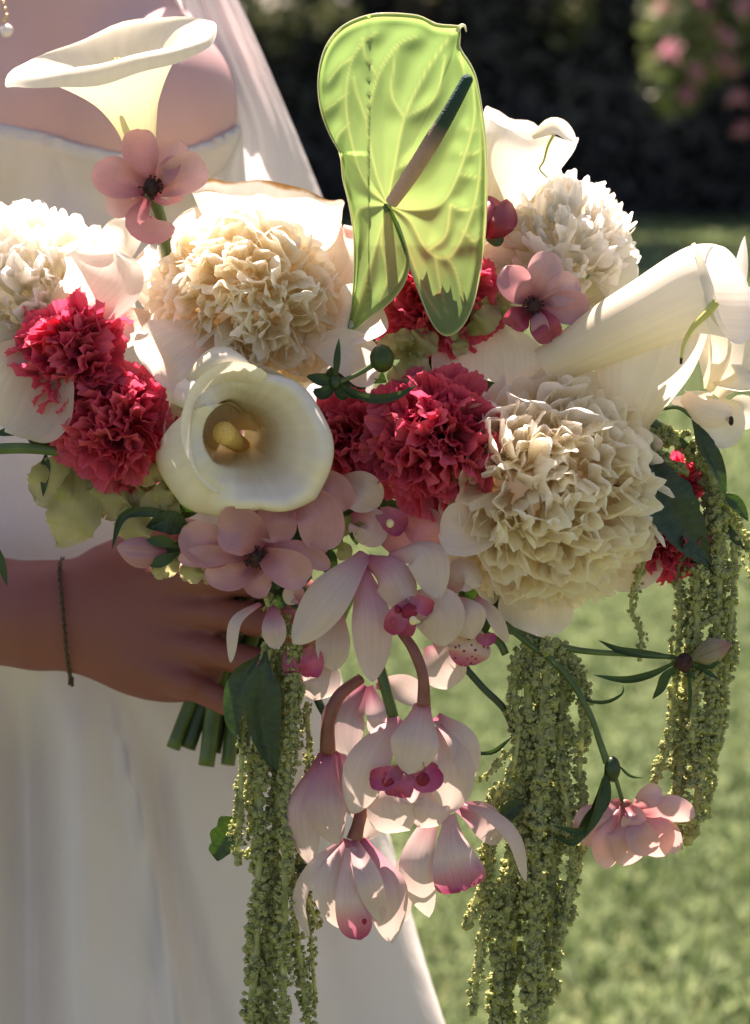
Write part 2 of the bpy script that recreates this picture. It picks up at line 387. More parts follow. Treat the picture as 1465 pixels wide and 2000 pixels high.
def ell(c, r, nu=14, nv=9, noise=0.0, seed=0):
    rr = np.random.default_rng(seed)
    th = np.linspace(0.001, math.pi - .001, nv); ph = np.linspace(0, 2 * math.pi, nu, endpoint=False)
    P, T = np.meshgrid(ph, th)
    s = 1 + noise * rr.normal(0, 1, P.shape)
    V = np.stack([np.sin(T) * np.cos(P) * r[0] * s, np.cos(T) * r[1] * s, np.sin(T) * np.sin(P) * r[2] * s], -1).reshape(-1, 3) + np.array(c)
    uv = np.stack([P / 6.28, T / 3.14], -1).reshape(-1, 2)
    return V, grid_faces(nv, nu, True), uv

def merge(parts):
    Vs, Fs, U = [], [], []; o = 0
    for p in parts:
        F = np.asarray(p[1])
        if F.shape[1] == 4: F = np.vstack([F[:, :3], F[:, [0, 2, 3]]])
        Vs.append(p[0]); Fs.append(F + o); U.append(p[2] if p[2] is not None else np.zeros((len(p[0]), 2))); o += len(p[0])
    return np.vstack(Vs), np.vstack(Fs), np.vstack(U)

def surface_nets(f, org, h):
    s = f < 0
    nx, ny, nz = f.shape
    acc = np.zeros((nx - 1, ny - 1, nz - 1, 3), np.float32); cnt = np.zeros((nx - 1, ny - 1, nz - 1), np.float32)
    cs = [(a, b, c) for a in (0, 1) for b in (0, 1) for c in (0, 1)]
    def sl(a): return slice(a[0], nx - 1 + a[0]), slice(a[1], ny - 1 + a[1]), slice(a[2], nz - 1 + a[2])
    tot = sum(s[sl(c)].astype(np.int8) for c in cs); act = (tot > 0) & (tot < 8)
    I = np.argwhere(act)
    pos = np.zeros((len(I), 3)); ct = np.zeros(len(I))
    for a in cs:
        for ax in range(3):
            if a[ax]: continue
            b = list(a); b[ax] = 1
            fa = f[I[:, 0] + a[0], I[:, 1] + a[1], I[:, 2] + a[2]]; fb = f[I[:, 0] + b[0], I[:, 1] + b[1], I[:, 2] + b[2]]
            x = (fa < 0) != (fb < 0); tt = np.where(x, fa / np.where(x, fa - fb, 1), 0)
            p = np.tile(np.array(a, float), (len(I), 1)); p[:, ax] = tt
            pos[x] += p[x]; ct[x] += 1
    V = (I + pos / ct[:, None]) * h + org
    idx = -np.ones(act.shape, np.int64); idx[act] = np.arange(len(I))
    F = []
    for ax in range(3):
        b, c = (ax + 1) % 3, (ax + 2) % 3
        lo = [slice(None)] * 3; hi = [slice(None)] * 3; lo[ax] = slice(0, -1); hi[ax] = slice(1, None)
        sa = s[tuple(lo)]; sb = s[tuple(hi)]
        E = np.argwhere(sa != sb)
        ok = (E[:, b] > 0) & (E[:, c] > 0) & (E[:, b] < f.shape[b] - 1) & (E[:, c] < f.shape[c] - 1); E = E[ok]
        def g(db, dc):
            q = E.copy(); q[:, b] -= db; q[:, c] -= dc
            return idx[q[:, 0], q[:, 1], q[:, 2]]
        q = np.stack([g(1, 1), g(0, 1), g(0, 0), g(1, 0)], 1)
        fl = sb[tuple(E.T)]
        q[fl] = q[fl][:, ::-1]
        F.append(q)
    F = np.vstack(F); F = F[(F >= 0).all(1)]
    return V, F
# ------------------------------------------------------------------ setting: lawn, hedge, trees, flowering bush
def raw(name, V, F, m, smooth=False, parent=None, loc=None):
    V = np.asarray(V, float)
    loc = np.zeros(3) if loc is None else np.asarray(loc, float)
    o = bpy.data.objects.new(name, mesh(name, V - loc, F, m, smooth=smooth)); COL.objects.link(o)
    if parent: o.parent = parent
    else: o.location = loc
    return o
gx = np.concatenate([[-80, -40, -20], np.linspace(-10, 10, 41), [20, 40, 80]]); gy = np.concatenate([[-20, -8], np.linspace(0, 30, 61), [45, 120]])
X, Y = np.meshgrid(gx, gy)
Z = -.02 + .018 * np.sin(X * 1.3 + 1) * np.sin(Y * .9) + .01 * np.sin(X * 3.1 + Y * 2.2)
M['soil'] = plain("lawn_ground", (.05, .065, .025), (.11, .13, .055), 2.5, rough=.9, spec=.1, bump=.6, dist=.02, detail=8)
tag(raw("lawn", np.stack([X, Y, Z], -1).reshape(-1, 3), grid_faces(len(gy), len(gx)), M['soil'], True), kind='structure')

def grass_mat():
    m, t = newmat("grass_blade"); L = t.links.new
    g = N(t, "ShaderNodeNewGeometry")
    nz = N(t, "ShaderNodeTexNoise"); nz.inputs['Scale'].default_value = 16; nz.inputs['Detail'].default_value = 5; L(g.outputs['Position'], nz.inputs['Vector'])
    ad = N(t, "ShaderNodeMath", operation='MULTIPLY_ADD'); L(g.outputs['Random Per Island'], ad.inputs[0]); ad.inputs[1].default_value = .6; L(nz.outputs[0], ad.inputs[2])
    rp = N(t, "ShaderNodeValToRGB"); L(ad.outputs[0], rp.inputs[0])
    el = rp.color_ramp.elements; el[0].position = .35; el[0].color = (.022, .042, .014, 1); el[1].position = 1.0; el[1].color = (.42, .52, .27, 1)
    e = el.new(.7); e.color = (.085, .16, .045, 1)
    pr = N(t, "ShaderNodeBsdfPrincipled"); L(rp.outputs[0], pr.inputs['Base Color']); pr.inputs['Roughness'].default_value = .16; pr.inputs['Specular IOR Level'].default_value = 1.0
    tl = N(t, "ShaderNodeBsdfTranslucent"); L(rp.outputs[0], tl.inputs[0])
    rm = N(t, "ShaderNodeMapRange"); L(g.outputs['Random Per Island'], rm.inputs[0]); rm.inputs[3].default_value = .05; rm.inputs[4].default_value = .5; L(rm.outputs[0], pr.inputs['Roughness'])
    ms = N(t, "ShaderNodeMixShader"); ms.inputs[0].default_value = .4; L(pr.outputs[0], ms.inputs[1]); L(tl.outputs[0], ms.inputs[2])
    o = N(t, "ShaderNodeOutputMaterial"); L(ms.outputs[0], o.inputs[0]); return m
M['grass'] = grass_mat()
def grass(n, y0, y1, h0, w0, wide):
    # density even over the ground inside a generous wedge
    y = np.sqrt(rng.uniform(y0 ** 2, y1 ** 2, n)); x = rng.uniform(-.5, .5, n) * (y * wide + .8) + .05 * y
    a = rng.uniform(0, 6.28, n); h = h0 * rng.uniform(.45, 1.25, n); w = w0 * rng.uniform(.6, 1.3, n)
    cl = .5 + .5 * np.sin(x * 31.1 + 2 * np.sin(y * 17.3)) * np.sin(y * 27.7 + 7 * x); h = h * (.6 + .7 * cl)
    zb = -.02 + .018 * np.sin(x * 1.3 + 1) * np.sin(y * .9) + .01 * np.sin(x * 3.1 + y * 2.2)
    b = np.stack([x, y, zb - .003], 1); s = np.stack([np.cos(a), np.sin(a), 0 * a], 1) * w[:, None]
    la = rng.uniform(0, 6.28, n); le = rng.uniform(.1, 1.1, n)[:, None] * h[:, None]
    ld = np.stack([np.cos(la), np.sin(la), 0 * la], 1) * le
    up = np.zeros((n, 3)); up[:, 2] = h
    V = np.stack([b - s, b + s, b + ld * .35 + up * .6 + s * .8, b + ld * .35 + up * .6 - s * .8, b + ld + up * .95 ], 1)
    i = np.arange(n)[:, None] * 5
    F = np.concatenate([i + [[0, 1, 2]], i + [[0, 2, 3]], i + [[3, 2, 4]]])
    return V.reshape(-1, 3), F
G = [grass(190000, 1.7, 4.6, .030, .0032, .58), grass(90000, 4.6, 10, .045, .0065, .54), grass(45000, 10, 22, .08, .014, .6)]
o = 0; Vs = []; Fs = []
for v, f in G: Vs.append(v); Fs.append(f + o); o += len(v)
tag(raw("grass", np.vstack(Vs), np.vstack(Fs), M['grass']), kind='stuff')

def leafcloud(n, clumps, size, seed, shell=.55):
    """leaf faces gathered round many clump centres; clumps: list of (centre, radius xyz)"""
    r = np.random.default_rng(seed)
    vol = np.array([np.prod(c[1]) ** .67 for c in clumps]); k = r.choice(len(clumps), n, p=vol / vol.sum())
    C = np.array([c[0] for c in clumps], float)[k]; R = np.array([c[1] for c in clumps], float)[k]
    d = nrm(r.normal(0, 1, (n, 3))); q = r.uniform(shell, 1.05, n)[:, None]
    # small twig groups
    tw = r.normal(0, .08, (n, 3)) * R
    P = C + d * R * q + tw
    nr = nrm(d + r.normal(0, .8, (n, 3))); a = nrm(np.cross(nr, r.normal(0, 1, (n, 3)))); b = np.cross(nr, a)
    s = size * r.uniform(.5, 1.4, n)[:, None]
    V = np.stack([P - a * s, P + b * s * .45, P + a * s, P - b * s * .45], 1).reshape(-1, 3)
    return V, (np.arange(n)[:, None] * 4 + [[0, 1, 2, 3]])
def leafmat(name, c1, c2, tr=.3, sc=1.2):
    m, t = newmat(name); L = t.links.new
    g = N(t, "ShaderNodeNewGeometry"); nz = N(t, "ShaderNodeTexNoise"); nz.inputs['Scale'].default_value = sc; L(g.outputs['Position'], nz.inputs['Vector'])
    ad = N(t, "ShaderNodeMath", operation='MULTIPLY_ADD'); L(g.outputs['Random Per Island'], ad.inputs[0]); ad.inputs[1].default_value = .5; L(nz.outputs[0], ad.inputs[2])
    rp = N(t, "ShaderNodeValToRGB"); L(ad.outputs[0], rp.inputs[0]); rp.color_ramp.elements[0].position = .4; rp.color_ramp.elements[1].position = 1
    rp.color_ramp.elements[0].color = c4(c1); rp.color_ramp.elements[1].color = c4(c2)
    pr = N(t, "ShaderNodeBsdfPrincipled"); L(rp.outputs[0], pr.inputs['Base Color']); pr.inputs['Roughness'].default_value = .45
    tl = N(t, "ShaderNodeBsdfTranslucent"); L(rp.outputs[0], tl.inputs[0])
    ms = N(t, "ShaderNodeMixShader"); ms.inputs[0].default_value = tr; L(pr.outputs[0], ms.inputs[1]); L(tl.outputs[0], ms.inputs[2])
    o = N(t, "ShaderNodeOutputMaterial"); L(ms.outputs[0], o.inputs[0]); return m
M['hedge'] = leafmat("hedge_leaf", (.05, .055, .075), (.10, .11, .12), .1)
M['tree_leaf'] = leafmat("tree_leaf", (.06, .08, .04), (.18, .21, .09), .3)
M['bush_leaf'] = leafmat("bush_leaf", (.07, .11, .04), (.22, .27, .10), .35, 5)
M['bark'] = plain("bark", (.035, .028, .025), (.09, .075, .065), 14, rough=.9, bump=.8, dist=.02)
M['blossom'] = leafmat("blossom_petal", (.42, .15, .22), (.62, .32, .38), .4, 5)
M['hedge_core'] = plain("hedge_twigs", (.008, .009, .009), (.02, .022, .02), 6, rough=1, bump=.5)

def world_thing(name, loc, label, cat, group=None):
    o = bpy.data.objects.new(name, None); COL.objects.link(o); o.location = loc; tag(o, label, cat, group); return o
def wtube(P, R, sides=9, n=14):
    return tube(P, R, sides, n)
# hedge of dense shrubs along the far end of the lawn
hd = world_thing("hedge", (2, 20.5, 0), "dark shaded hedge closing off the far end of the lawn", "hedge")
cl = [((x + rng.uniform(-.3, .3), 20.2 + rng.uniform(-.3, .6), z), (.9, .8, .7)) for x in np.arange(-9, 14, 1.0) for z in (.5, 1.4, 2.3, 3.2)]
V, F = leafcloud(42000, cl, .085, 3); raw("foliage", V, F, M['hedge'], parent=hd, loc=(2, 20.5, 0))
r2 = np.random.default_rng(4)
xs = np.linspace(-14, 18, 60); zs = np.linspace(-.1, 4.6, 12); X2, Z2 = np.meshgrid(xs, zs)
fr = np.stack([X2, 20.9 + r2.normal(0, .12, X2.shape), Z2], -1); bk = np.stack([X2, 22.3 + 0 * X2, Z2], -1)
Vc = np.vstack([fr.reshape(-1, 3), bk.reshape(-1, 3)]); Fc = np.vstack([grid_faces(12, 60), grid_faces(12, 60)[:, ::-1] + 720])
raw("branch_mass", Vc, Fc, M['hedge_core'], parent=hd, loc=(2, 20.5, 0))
# trees whose crowns hang over the end of the lawn
tree_specs = [(-3.2, 18.2, 7, "tree with a dark trunk left of the green anthurium, dim brownish foliage"),
              (0.4, 19.2, 7.5, "tree behind the top of the green anthurium, some sunlit hanging leaves"),
              (5.0, 18.0, 7, "tree at the right of the dark hedge, behind the pink flowering bush"),
              (7.2, 16.6, 7.2, "tree outside the right edge whose shade falls in a band across the lawn")]
for i, (x, y, h, lab) in enumerate(tree_specs):
    t = world_thing("tree", (x, y, 0), lab, "tree", "trees at the end of the lawn")
    r = np.random.default_rng(20 + i)
    V, F, _ = merge([wtube([(x, y, -.1), (x + .08, y, 1.2), (x - .05, y + .1, 2.6), (x + .1, y, 4.2)], [.20, .13, .11, .08])] +
                    [wtube([(x, y, 2.2 + .3 * k), (x + .8 * math.cos(k * 1.3), y + .8 * math.sin(k * 1.3), 3.2 + .3 * k), (x + 1.7 * math.cos(k * 1.3 + .2), y + 1.7 * math.sin(k * 1.3 + .2), 3.9 + .35 * k)], [.08, .05, .02], 6, 8) for k in range(6)])
    raw("trunk", V, F, M['bark'], parent=t, loc=(x, y, 0), smooth=True)
    cl = [((x + r.uniform(-1.9, 1.9), y + r.uniform(-1.6, 1.6), r.uniform(3.2, h)), tuple(r.uniform(.5, 1.0, 3))) for _ in range(26)]
    cl += [((x + r.uniform(-1.9, 1.9), y + r.uniform(-1.2, .6), r.uniform(2.3, 3.0)), tuple(r.uniform(.25, .5, 3))) for _ in range(5)]
    V, F = leafcloud(16000, cl, .09, 30 + i, .2); raw("crown", V, F, M['tree_leaf'], parent=t, loc=(x, y, 0))
# flowering bush at the right
bx, by = 2.75, 9.6
t = world_thing("flowering_bush", (bx, by, 0), "blurred tall bush with pink blossoms at the top right, in front of the dark hedge", "bush")
r = np.random.default_rng(55)
ends = [(bx + r.uniform(-1.15, .8), by + r.uniform(-.5, .5), r.uniform(1.5, 3.1)) for _ in range(40)]
V, F, _ = merge([wtube([(bx + r.uniform(-.1, .1), by, -.05), (bx * .5 + e[0] * .5 + .25, by, e[2] * .6 + .5), e], [.03, .018, .006], 6, 10) for e in ends])
raw("branch", V, F, M['bark'], parent=t, loc=(bx, by, 0), smooth=True)
cl = [(e, tuple(r.uniform(.16, .34, 3))) for e in ends]
V, F = leafcloud(34000, cl, .05, 56, .1); raw("foliage", V, F, M['bush_leaf'], parent=t, loc=(bx, by, 0))
fl = [(1305, 98), (1420, 128), (1335, 65), (1455, 12), (1340, 185), (1390, 50), (1440, 190), (1360, 140), (1300, 20), (1420, 75), (1450, 250), (1375, 10)]
for j, (px, py) in enumerate(fl):
    d = 8.55 + .25 * (j % 3)
    c = CAM + (px - 732.5) * K * d * RGT - (py - 1000) * K * d * UPV + d * FWD
    V, F = leafcloud(34, [(c, (.075, .07, .06) if j in (0, 1) else (.045, .04, .04))], .035, 70 + j, .2)
    raw("blossom", V, F, M['blossom'], parent=t, loc=(bx, by, 0))
# ------------------------------------------------------------------ the bride
M['skin'] = plain("skin", (.60, .37, .34), (.66, .42, .39), 18, rough=.5, spec=.35, bump=.1, sss=.15, dist=.0008, detail=8)
_t = M['skin'].node_tree; _pr = [n for n in _t.nodes if n.type == 'BSDF_PRINCIPLED'][0]; _src = _pr.inputs['Base Color'].links[0].from_socket
_at = N(_t, "ShaderNodeAttribute", attribute_name="shade"); _mx = N(_t, "ShaderNodeMixRGB", blend_type='MULTIPLY')      # shade of the forearm and hand painted into the skin colour
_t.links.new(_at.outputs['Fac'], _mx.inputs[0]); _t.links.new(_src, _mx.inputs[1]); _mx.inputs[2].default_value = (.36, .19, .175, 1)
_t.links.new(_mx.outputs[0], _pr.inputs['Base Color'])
_b0 = [n for n in _t.nodes if n.type == 'BUMP'][0]; _vo = N(_t, "ShaderNodeTexVoronoi"); _vo.inputs['Scale'].default_value = 700
_tc = [n for n in _t.nodes if n.type == 'TEX_COORD'][0]; _t.links.new(_tc.outputs['Object'], _vo.inputs['Vector'])
_b1 = N(_t, "ShaderNodeBump"); _b1.inputs['Strength'].default_value = .25; _b1.inputs['Distance'].default_value = .0004
_t.links.new(_vo.outputs['Distance'], _b1.inputs['Height']); _t.links.new(_b0.outputs[0], _b1.inputs['Normal']); _t.links.new(_b1.outputs[0], _pr.inputs['Normal'])
def cap(P, a, b, ra, rb):
    a = np.array(a, float); b = np.array(b, float); ab = b - a
    t = np.clip(((P - a) @ ab) / (ab @ ab), 0, 1)
    return np.linalg.norm(P - a - t[..., None] * ab, axis=-1) - (ra + (rb - ra) * t)
def elp(P, c, r, ang=0.0):
    q = P - np.array(c, float)
    if ang:
        x, y = q[..., 0].copy(), q[..., 1].copy(); q[..., 0] = x * math.cos(ang) + y * math.sin(ang); q[..., 1] = -x * math.sin(ang) + y * math.cos(ang)
    r = np.array(r, float); k0 = np.linalg.norm(q / r, axis=-1); k1 = np.linalg.norm(q / r ** 2, axis=-1)
    return k0 * (k0 - 1) / np.maximum(k1, 1e-6)
def smin(a, b, k):
    h = np.clip(.5 + .5 * (b - a) / k, 0, 1); return b + (a - b) * h - k * h * (1 - h)
def torso(P):
    f = elp(P, (45, 60, -900), (340, 420, 290))
    f = smin(f, elp(P, (70, 560, -930), (360, 620, 280)), 60)
    f = smin(f, cap(P, (-330, -190, -930), (230, -210, -930), 120, 105), 90)
    f = smin(f, elp(P, (-60, 210, -730), (180, 190, 175)), 75)
    f = smin(f, elp(P, (285, 205, -730), (180, 185, 180)), 60)
    f = smin(f, cap(P, (30, -200, -930), (20, -520, -920), 150, 125), 90)
    return f
def body(P):
    f = torso(P)
    # her left arm hangs beside the bodice under the veil and comes forward behind the flowers
    f = smin(f, smin(cap(P, (240, -170, -950), (330, 260, -1010), 100, 76), cap(P, (330, 260, -1010), (430, 640, -960), 76, 68), 20), 50)
    f = smin(f, smin(cap(P, (430, 640, -960), (540, 1000, -620), 74, 66), cap(P, (560, 1000, -620), (540, 1200, -470), 64, 62), 20), 20)
    # right arm: shoulder, elbow out of frame, forearm across to the stems
    f = smin(f, cap(P, (-360, -170, -930), (-620, 700, -820), 120, 95), 50)
    f = smin(f, cap(P, (-620, 700, -820), (-300, 1150, -430), 105, 118), 40)
    arm = cap(P, (-300, 1150, -430), (60, 1203, -280), 118, 103)
    arm = smin(arm, elp(P, (130, 1202, -255), (150, 104, 78), .03), 40)
    h = elp(P, (270, 1212, -235), (185, 132, 60), .16)
    h = smin(h, elp(P, (300, 1282, -240), (140, 84, 52), .32), 40)
    h = smin(h, elp(P, (310, 1150, -245), (150, 80, 58), -.05), 40)
    kn = [((280, 1130), (405, 1126)), ((300, 1190), (425, 1198)), ((290, 1250), (408, 1272)), ((270, 1300), (366, 1338))]
    for j, (a, b) in enumerate(kn):
        h = smin(h, cap(P, a + (-205,), b + (-178 - 4 * j,), 22, 35 - 2 * j), 20)
    arm = smin(arm, h, 45)
    fg = [[(405, 1126, -180), (536, 1140, -172), (600, 1160, -260), (585, 1170, -330)],
          [(425, 1198, -180), (562, 1222, -164), (625, 1245, -250), (600, 1255, -330)],
          [(408, 1272, -188), (546, 1306, -170), (606, 1325, -250), (585, 1335, -330)],
          [(366, 1338, -202), (486, 1390, -190), (556, 1396, -245), (545, 1400, -310)]]
    rr = [(32, 33, 28, 25), (32, 34, 29, 25), (30, 33, 28, 24), (26, 28, 24, 21)]
    for p, q in zip(fg, rr):
        g = cap(P, p[0], p[1], q[0], q[1]); g = smin(g, cap(P, p[1], p[2], q[1] * 1.03, q[2]), 8); g = smin(g, cap(P, p[2], p[3], q[2], q[3]), 6)
        arm = smin(arm, g, 9)
    th = cap(P, (210, 1110, -260), (330, 1040, -310), 48, 38); th = smin(th, cap(P, (330, 1040, -310), (450, 1060, -380), 37, 28), 10)
    arm = smin(arm, th, 30)
    return smin(f, arm, 25)
def field(fn, lo, hi, h, chunk=60):
    ax = [np.arange(lo[i], hi[i] + h, h, dtype=np.float32) for i in range(3)]
    out = np.empty([len(a) for a in ax], np.float32)
    for s in range(0, len(ax[0]), chunk):
        G = np.stack(np.meshgrid(ax[0][s:s + chunk], ax[1], ax[2], indexing='ij'), -1)
        out[s:s + chunk] = fn(G)
    return surface_nets(out, np.array(lo, float), h)
def tri_laplace(V, F, it=3):
    for _ in range(it):
        acc = np.zeros_like(V); ct = np.zeros(len(V))
        for a, b in ((0, 1), (1, 2), (2, 3), (3, 0)):
            np.add.at(acc, F[:, a], V[F[:, b]]); np.add.at(ct, F[:, a], 1)
            np.add.at(acc, F[:, b], V[F[:, a]]); np.add.at(ct, F[:, b], 1)
        V = V * .5 + .5 * acc / np.maximum(ct, 1)[:, None]
    return V
def body_cut(P):
    f = body(P)
    return np.maximum(f, np.maximum(-540 - P[..., 1], P[..., 1] - 1500))
V, F = field(body_cut, (-760, -560, -1240), (680, 1520, -80), 9.0)
V = tri_laplace(V, F, 2)
bride = Thing("person", (60, 900, -900), "woman in a white strapless dress holding the bouquet with one hand, head out of view", "person")
tan = np.clip((V[:, 1] - 500) / 450, 0, 1)  # weight of the painted shade, rising down the arms to the hand
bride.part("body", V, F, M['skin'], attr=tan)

def cloth_mat(name, c1, c2, tr, rough=.42, wr=.35, alpha=0.0, seam=False):
    m, t = newmat(name); L = t.links.new
    tc = N(t, "ShaderNodeTexCoord")
    mp = N(t, "ShaderNodeMapping"); L(tc.outputs['Object'], mp.inputs[0]); mp.inputs['Scale'].default_value = (9, 9, 3.5); mp.inputs['Rotation'].default_value = (0, .25, 0)
    n1 = N(t, "ShaderNodeTexNoise"); n1.inputs['Scale'].default_value = 1.4; n1.inputs['Detail'].default_value = 5; n1.inputs['Distortion'].default_value = 1.2; L(mp.outputs[0], n1.inputs['Vector'])
    n2 = N(t, "ShaderNodeTexNoise"); n2.inputs['Scale'].default_value = 900; L(tc.outputs['Object'], n2.inputs['Vector'])
    rp = N(t, "ShaderNodeValToRGB"); L(n1.outputs[0], rp.inputs[0]); rp.color_ramp.elements[0].color = c4(c1); rp.color_ramp.elements[1].color = c4(c2)
    pr = N(t, "ShaderNodeBsdfPrincipled"); L(rp.outputs[0], pr.inputs['Base Color']); pr.inputs['Roughness'].default_value = rough; pr.inputs['Sheen Weight'].default_value = .2
    b1 = N(t, "ShaderNodeBump"); b1.inputs['Strength'].default_value = wr; b1.inputs['Distance'].default_value = .012; L(n1.outputs[0], b1.inputs['Height'])
    b2 = N(t, "ShaderNodeBump"); b2.inputs['Strength'].default_value = .12; b2.inputs['Distance'].default_value = .0006; L(n2.outputs[0], b2.inputs['Height']); L(b1.outputs[0], b2.inputs['Normal'])
    L(b2.outputs[0], pr.inputs['Normal'])
    tl = N(t, "ShaderNodeBsdfTranslucent"); L(rp.outputs[0], tl.inputs[0])
    ms = N(t, "ShaderNodeMixShader"); ms.inputs[0].default_value = tr; L(pr.outputs[0], ms.inputs[1]); L(tl.outputs[0], ms.inputs[2])
    last = ms.outputs[0]
    if alpha:
        tp = N(t, "ShaderNodeBsdfTransparent"); m2 = N(t, "ShaderNodeMixShader"); m2.inputs[0].default_value = alpha
        L(last, m2.inputs[1]); L(tp.outputs[0], m2.inputs[2]); last = m2.outputs[0]
    o = N(t, "ShaderNodeOutputMaterial"); L(last, o.inputs[0]); return m
M['dress'] = cloth_mat("dress_silk", (.62, .585, .55), (.70, .665, .63), .12)
M['veil'] = cloth_mat("veil_chiffon", (.88, .87, .88), (.92, .92, .92), .62, rough=.6, wr=.5, alpha=.06)

NX = [-500, -200, 0, 80, 150, 235, 300, 380, 450, 560]; NY = [200, 215, 240, 256, 279, 298, 296, 284, 252, 190]
def bod(P):
    f = torso(P) - 14
    f = np.maximum(f, np.interp(P[..., 0], NX, NY).astype(np.float32) - P[..., 1] + (P[..., 2] < -950) * 60)
    return np.maximum(f, P[..., 1] - 1150)
V, F = field(bod, (-420, 120, -1260), (560, 1180, -440), 10.0)
V = tri_laplace(V, F, 2)
x, y = V[:, 0], V[:, 1]
wr = 9 * np.exp(-((y - (1010 - .25 * x)) / 16) ** 2) + 8 * np.exp(-((y - (960 - .1 * x)) / 12) ** 2) + 7 * np.exp(-((y - (1050 + .1 * x)) / 14) ** 2)
wr += -7 * np.exp(-((x - (98 + (y - 290) * .22)) / 4.5) ** 2) - 6 * np.exp(-((x - (300 + (y - 290) * .12)) / 5) ** 2) + 5 * np.exp(-((y - (np.interp(x, NX, NY) + 26)) / 7) ** 2)
V[:, 2] += np.where(V[:, 2] > -900, wr, 0)
bodice = bride.part("dress_bodice", V, F, M['dress'])
# skirt with long folds
ny, nph = 150, 260
yy = np.concatenate([np.linspace(830, 2100, 110), np.linspace(2130, 3990, 40)])
ph = np.linspace(0, 2 * math.pi, nph, endpoint=False)
hx = np.interp(yy, [830, 1000, 1290, 1620, 2000, 2600, 3990], [385, 470, 592, 702, 822, 980, 1350])
hz = np.interp(yy, [830, 1000, 1290, 1620, 2000, 2600, 3990], [305, 350, 395, 440, 500, 620, 900])
PH, YY = np.meshgrid(ph, yy); HX = hx[:, None] * np.ones_like(PH); HZ = hz[:, None] * np.ones_like(PH)
sx = 62 + HX * np.cos(PH)
g = np.clip((YY - 980) / 900, 0, 1)
def ridge(pts, w, a):
    P = np.array(pts, float); xc = np.interp(YY, P[:, 1], P[:, 0]); ww = np.interp(YY, [900, 2000], [w * .6, w * 1.3])
    fade = np.clip((YY - P[0, 1]) / 180, 0, 1)
    return a * np.exp(-((sx - xc) / ww) ** 2) * fade
fold = ridge([(40, 1300), (55, 1600), (70, 2000), (90, 4000)], 48, -150) + ridge([(-60, 1200), (-70, 2000), (-90, 4000)], 60, 80)
fold += ridge([(150, 1250), (150, 1600), (130, 2000), (130, 4000)], 55, 70)
fold += ridge([(190, 1330), (222, 1380), (262, 1530), (302, 1690), (350, 2000), (520, 4000)], 12, 60) + ridge([(240, 1330), (300, 1500), (335, 1690), (420, 2000), (600, 4000)], 26, -60)
fold += ridge([(360, 1380), (322, 1480), (306, 1700), (300, 2000)], 9, -16)
fold += ridge([(420, 1380), (455, 1500), (510, 1700), (590, 2000), (800, 4000)], 34, 55) + ridge([(500, 1300), (580, 1600), (650, 2000), (900, 4000)], 30, -60)
fold += g * (26 * np.sin(PH * 9 + .6 * np.sin(YY / 300)) + 9 * np.sin(PH * 17 + YY / 500 + 1)) * np.where((sx > 0) & (sx < 640) & (np.sin(PH) > 0), .7, 1)
k = 1 + fold / 620
Vs = np.stack([62 + HX * np.cos(PH) * (1 + .02 * g * np.sin(5 * PH + YY / 400)), YY, -930 + HZ * np.sin(PH) * k], -1).reshape(-1, 3)
bride.part("dress_skirt", Vs, grid_faces(len(yy), nph, True), M['dress'])
# sheer veil falling over her arm
le = np.array([(262, -260), (300, -120), (336, 0), (385, 110), (440, 250), (425, 360), (450, 500), (500, 700), (560, 900)], float)
ri = np.array([(330, -260), (400, -120), (466, 0), (545, 180), (632, 392), (690, 560), (730, 760), (740, 900)], float)
nv, nu = 60, 40
a = spline(np.c_[le, np.zeros(len(le))], nv); b = spline(np.c_[ri, np.zeros(len(ri))], nv)
uu = np.linspace(0, 1, nu); VV = a[:, None] * (1 - uu)[None, :, None] + b[:, None] * uu[None, :, None]
tt = np.linspace(0, 1, nv)[:, None]
VV[..., 2] = -760 + 60 * np.sin(uu * 3.1)[None] + 8 * np.sin(uu[None] * 19 + tt * 5) + 4 * np.sin(uu[None] * 41 + tt * 9 + 1) - 120 * (uu[None] ** 2)
VV[..., 2] += 14 * np.sin(tt * 14 + uu[None] * 6)
bride.part("veil", VV.reshape(-1, 3), grid_faces(nv, nu), M['veil'])

# jewellery
M['gold'] = plain("gold", (.75, .50, .24), (.85, .62, .33), 100, rough=.25, metal=1.0, bump=0)
M['oxid'] = plain("dark_silver", (.035, .03, .028), (.14, .11, .08), 900, rough=.35, metal=.8, bump=.3)
M['pearl'] = plain("pearl", (.78, .70, .62), (.85, .80, .74), 60, rough=.2, spec=.8, bump=0, sss=.1)
ch = [ell((-14 + i * 3.4, -70 + i * 12.5, -520), (4.2, 4.2, 4.2), 8, 6) for i in range(9)]
ch2 = [ell((-40 - i * 6, -90 - i * 12, -560 - i * 10), (4.2, 4.2, 4.2), 8, 6) for i in range(20)]
V, F, _ = merge(ch + ch2); nk = bride.part("necklace", V, F, M['gold'], label="fine beaded gold necklace with one pearl")
V, F, u = ell((13, 60, -505), (13, 13.5, 13), 20, 14); bride.part("pearl_pendant", V, F, M['pearl'], parent=nk)
V, F, u = ell((8, 38, -508), (6, 6, 6), 10, 8); bride.part("bead", V, F, M['gold'], parent=nk)
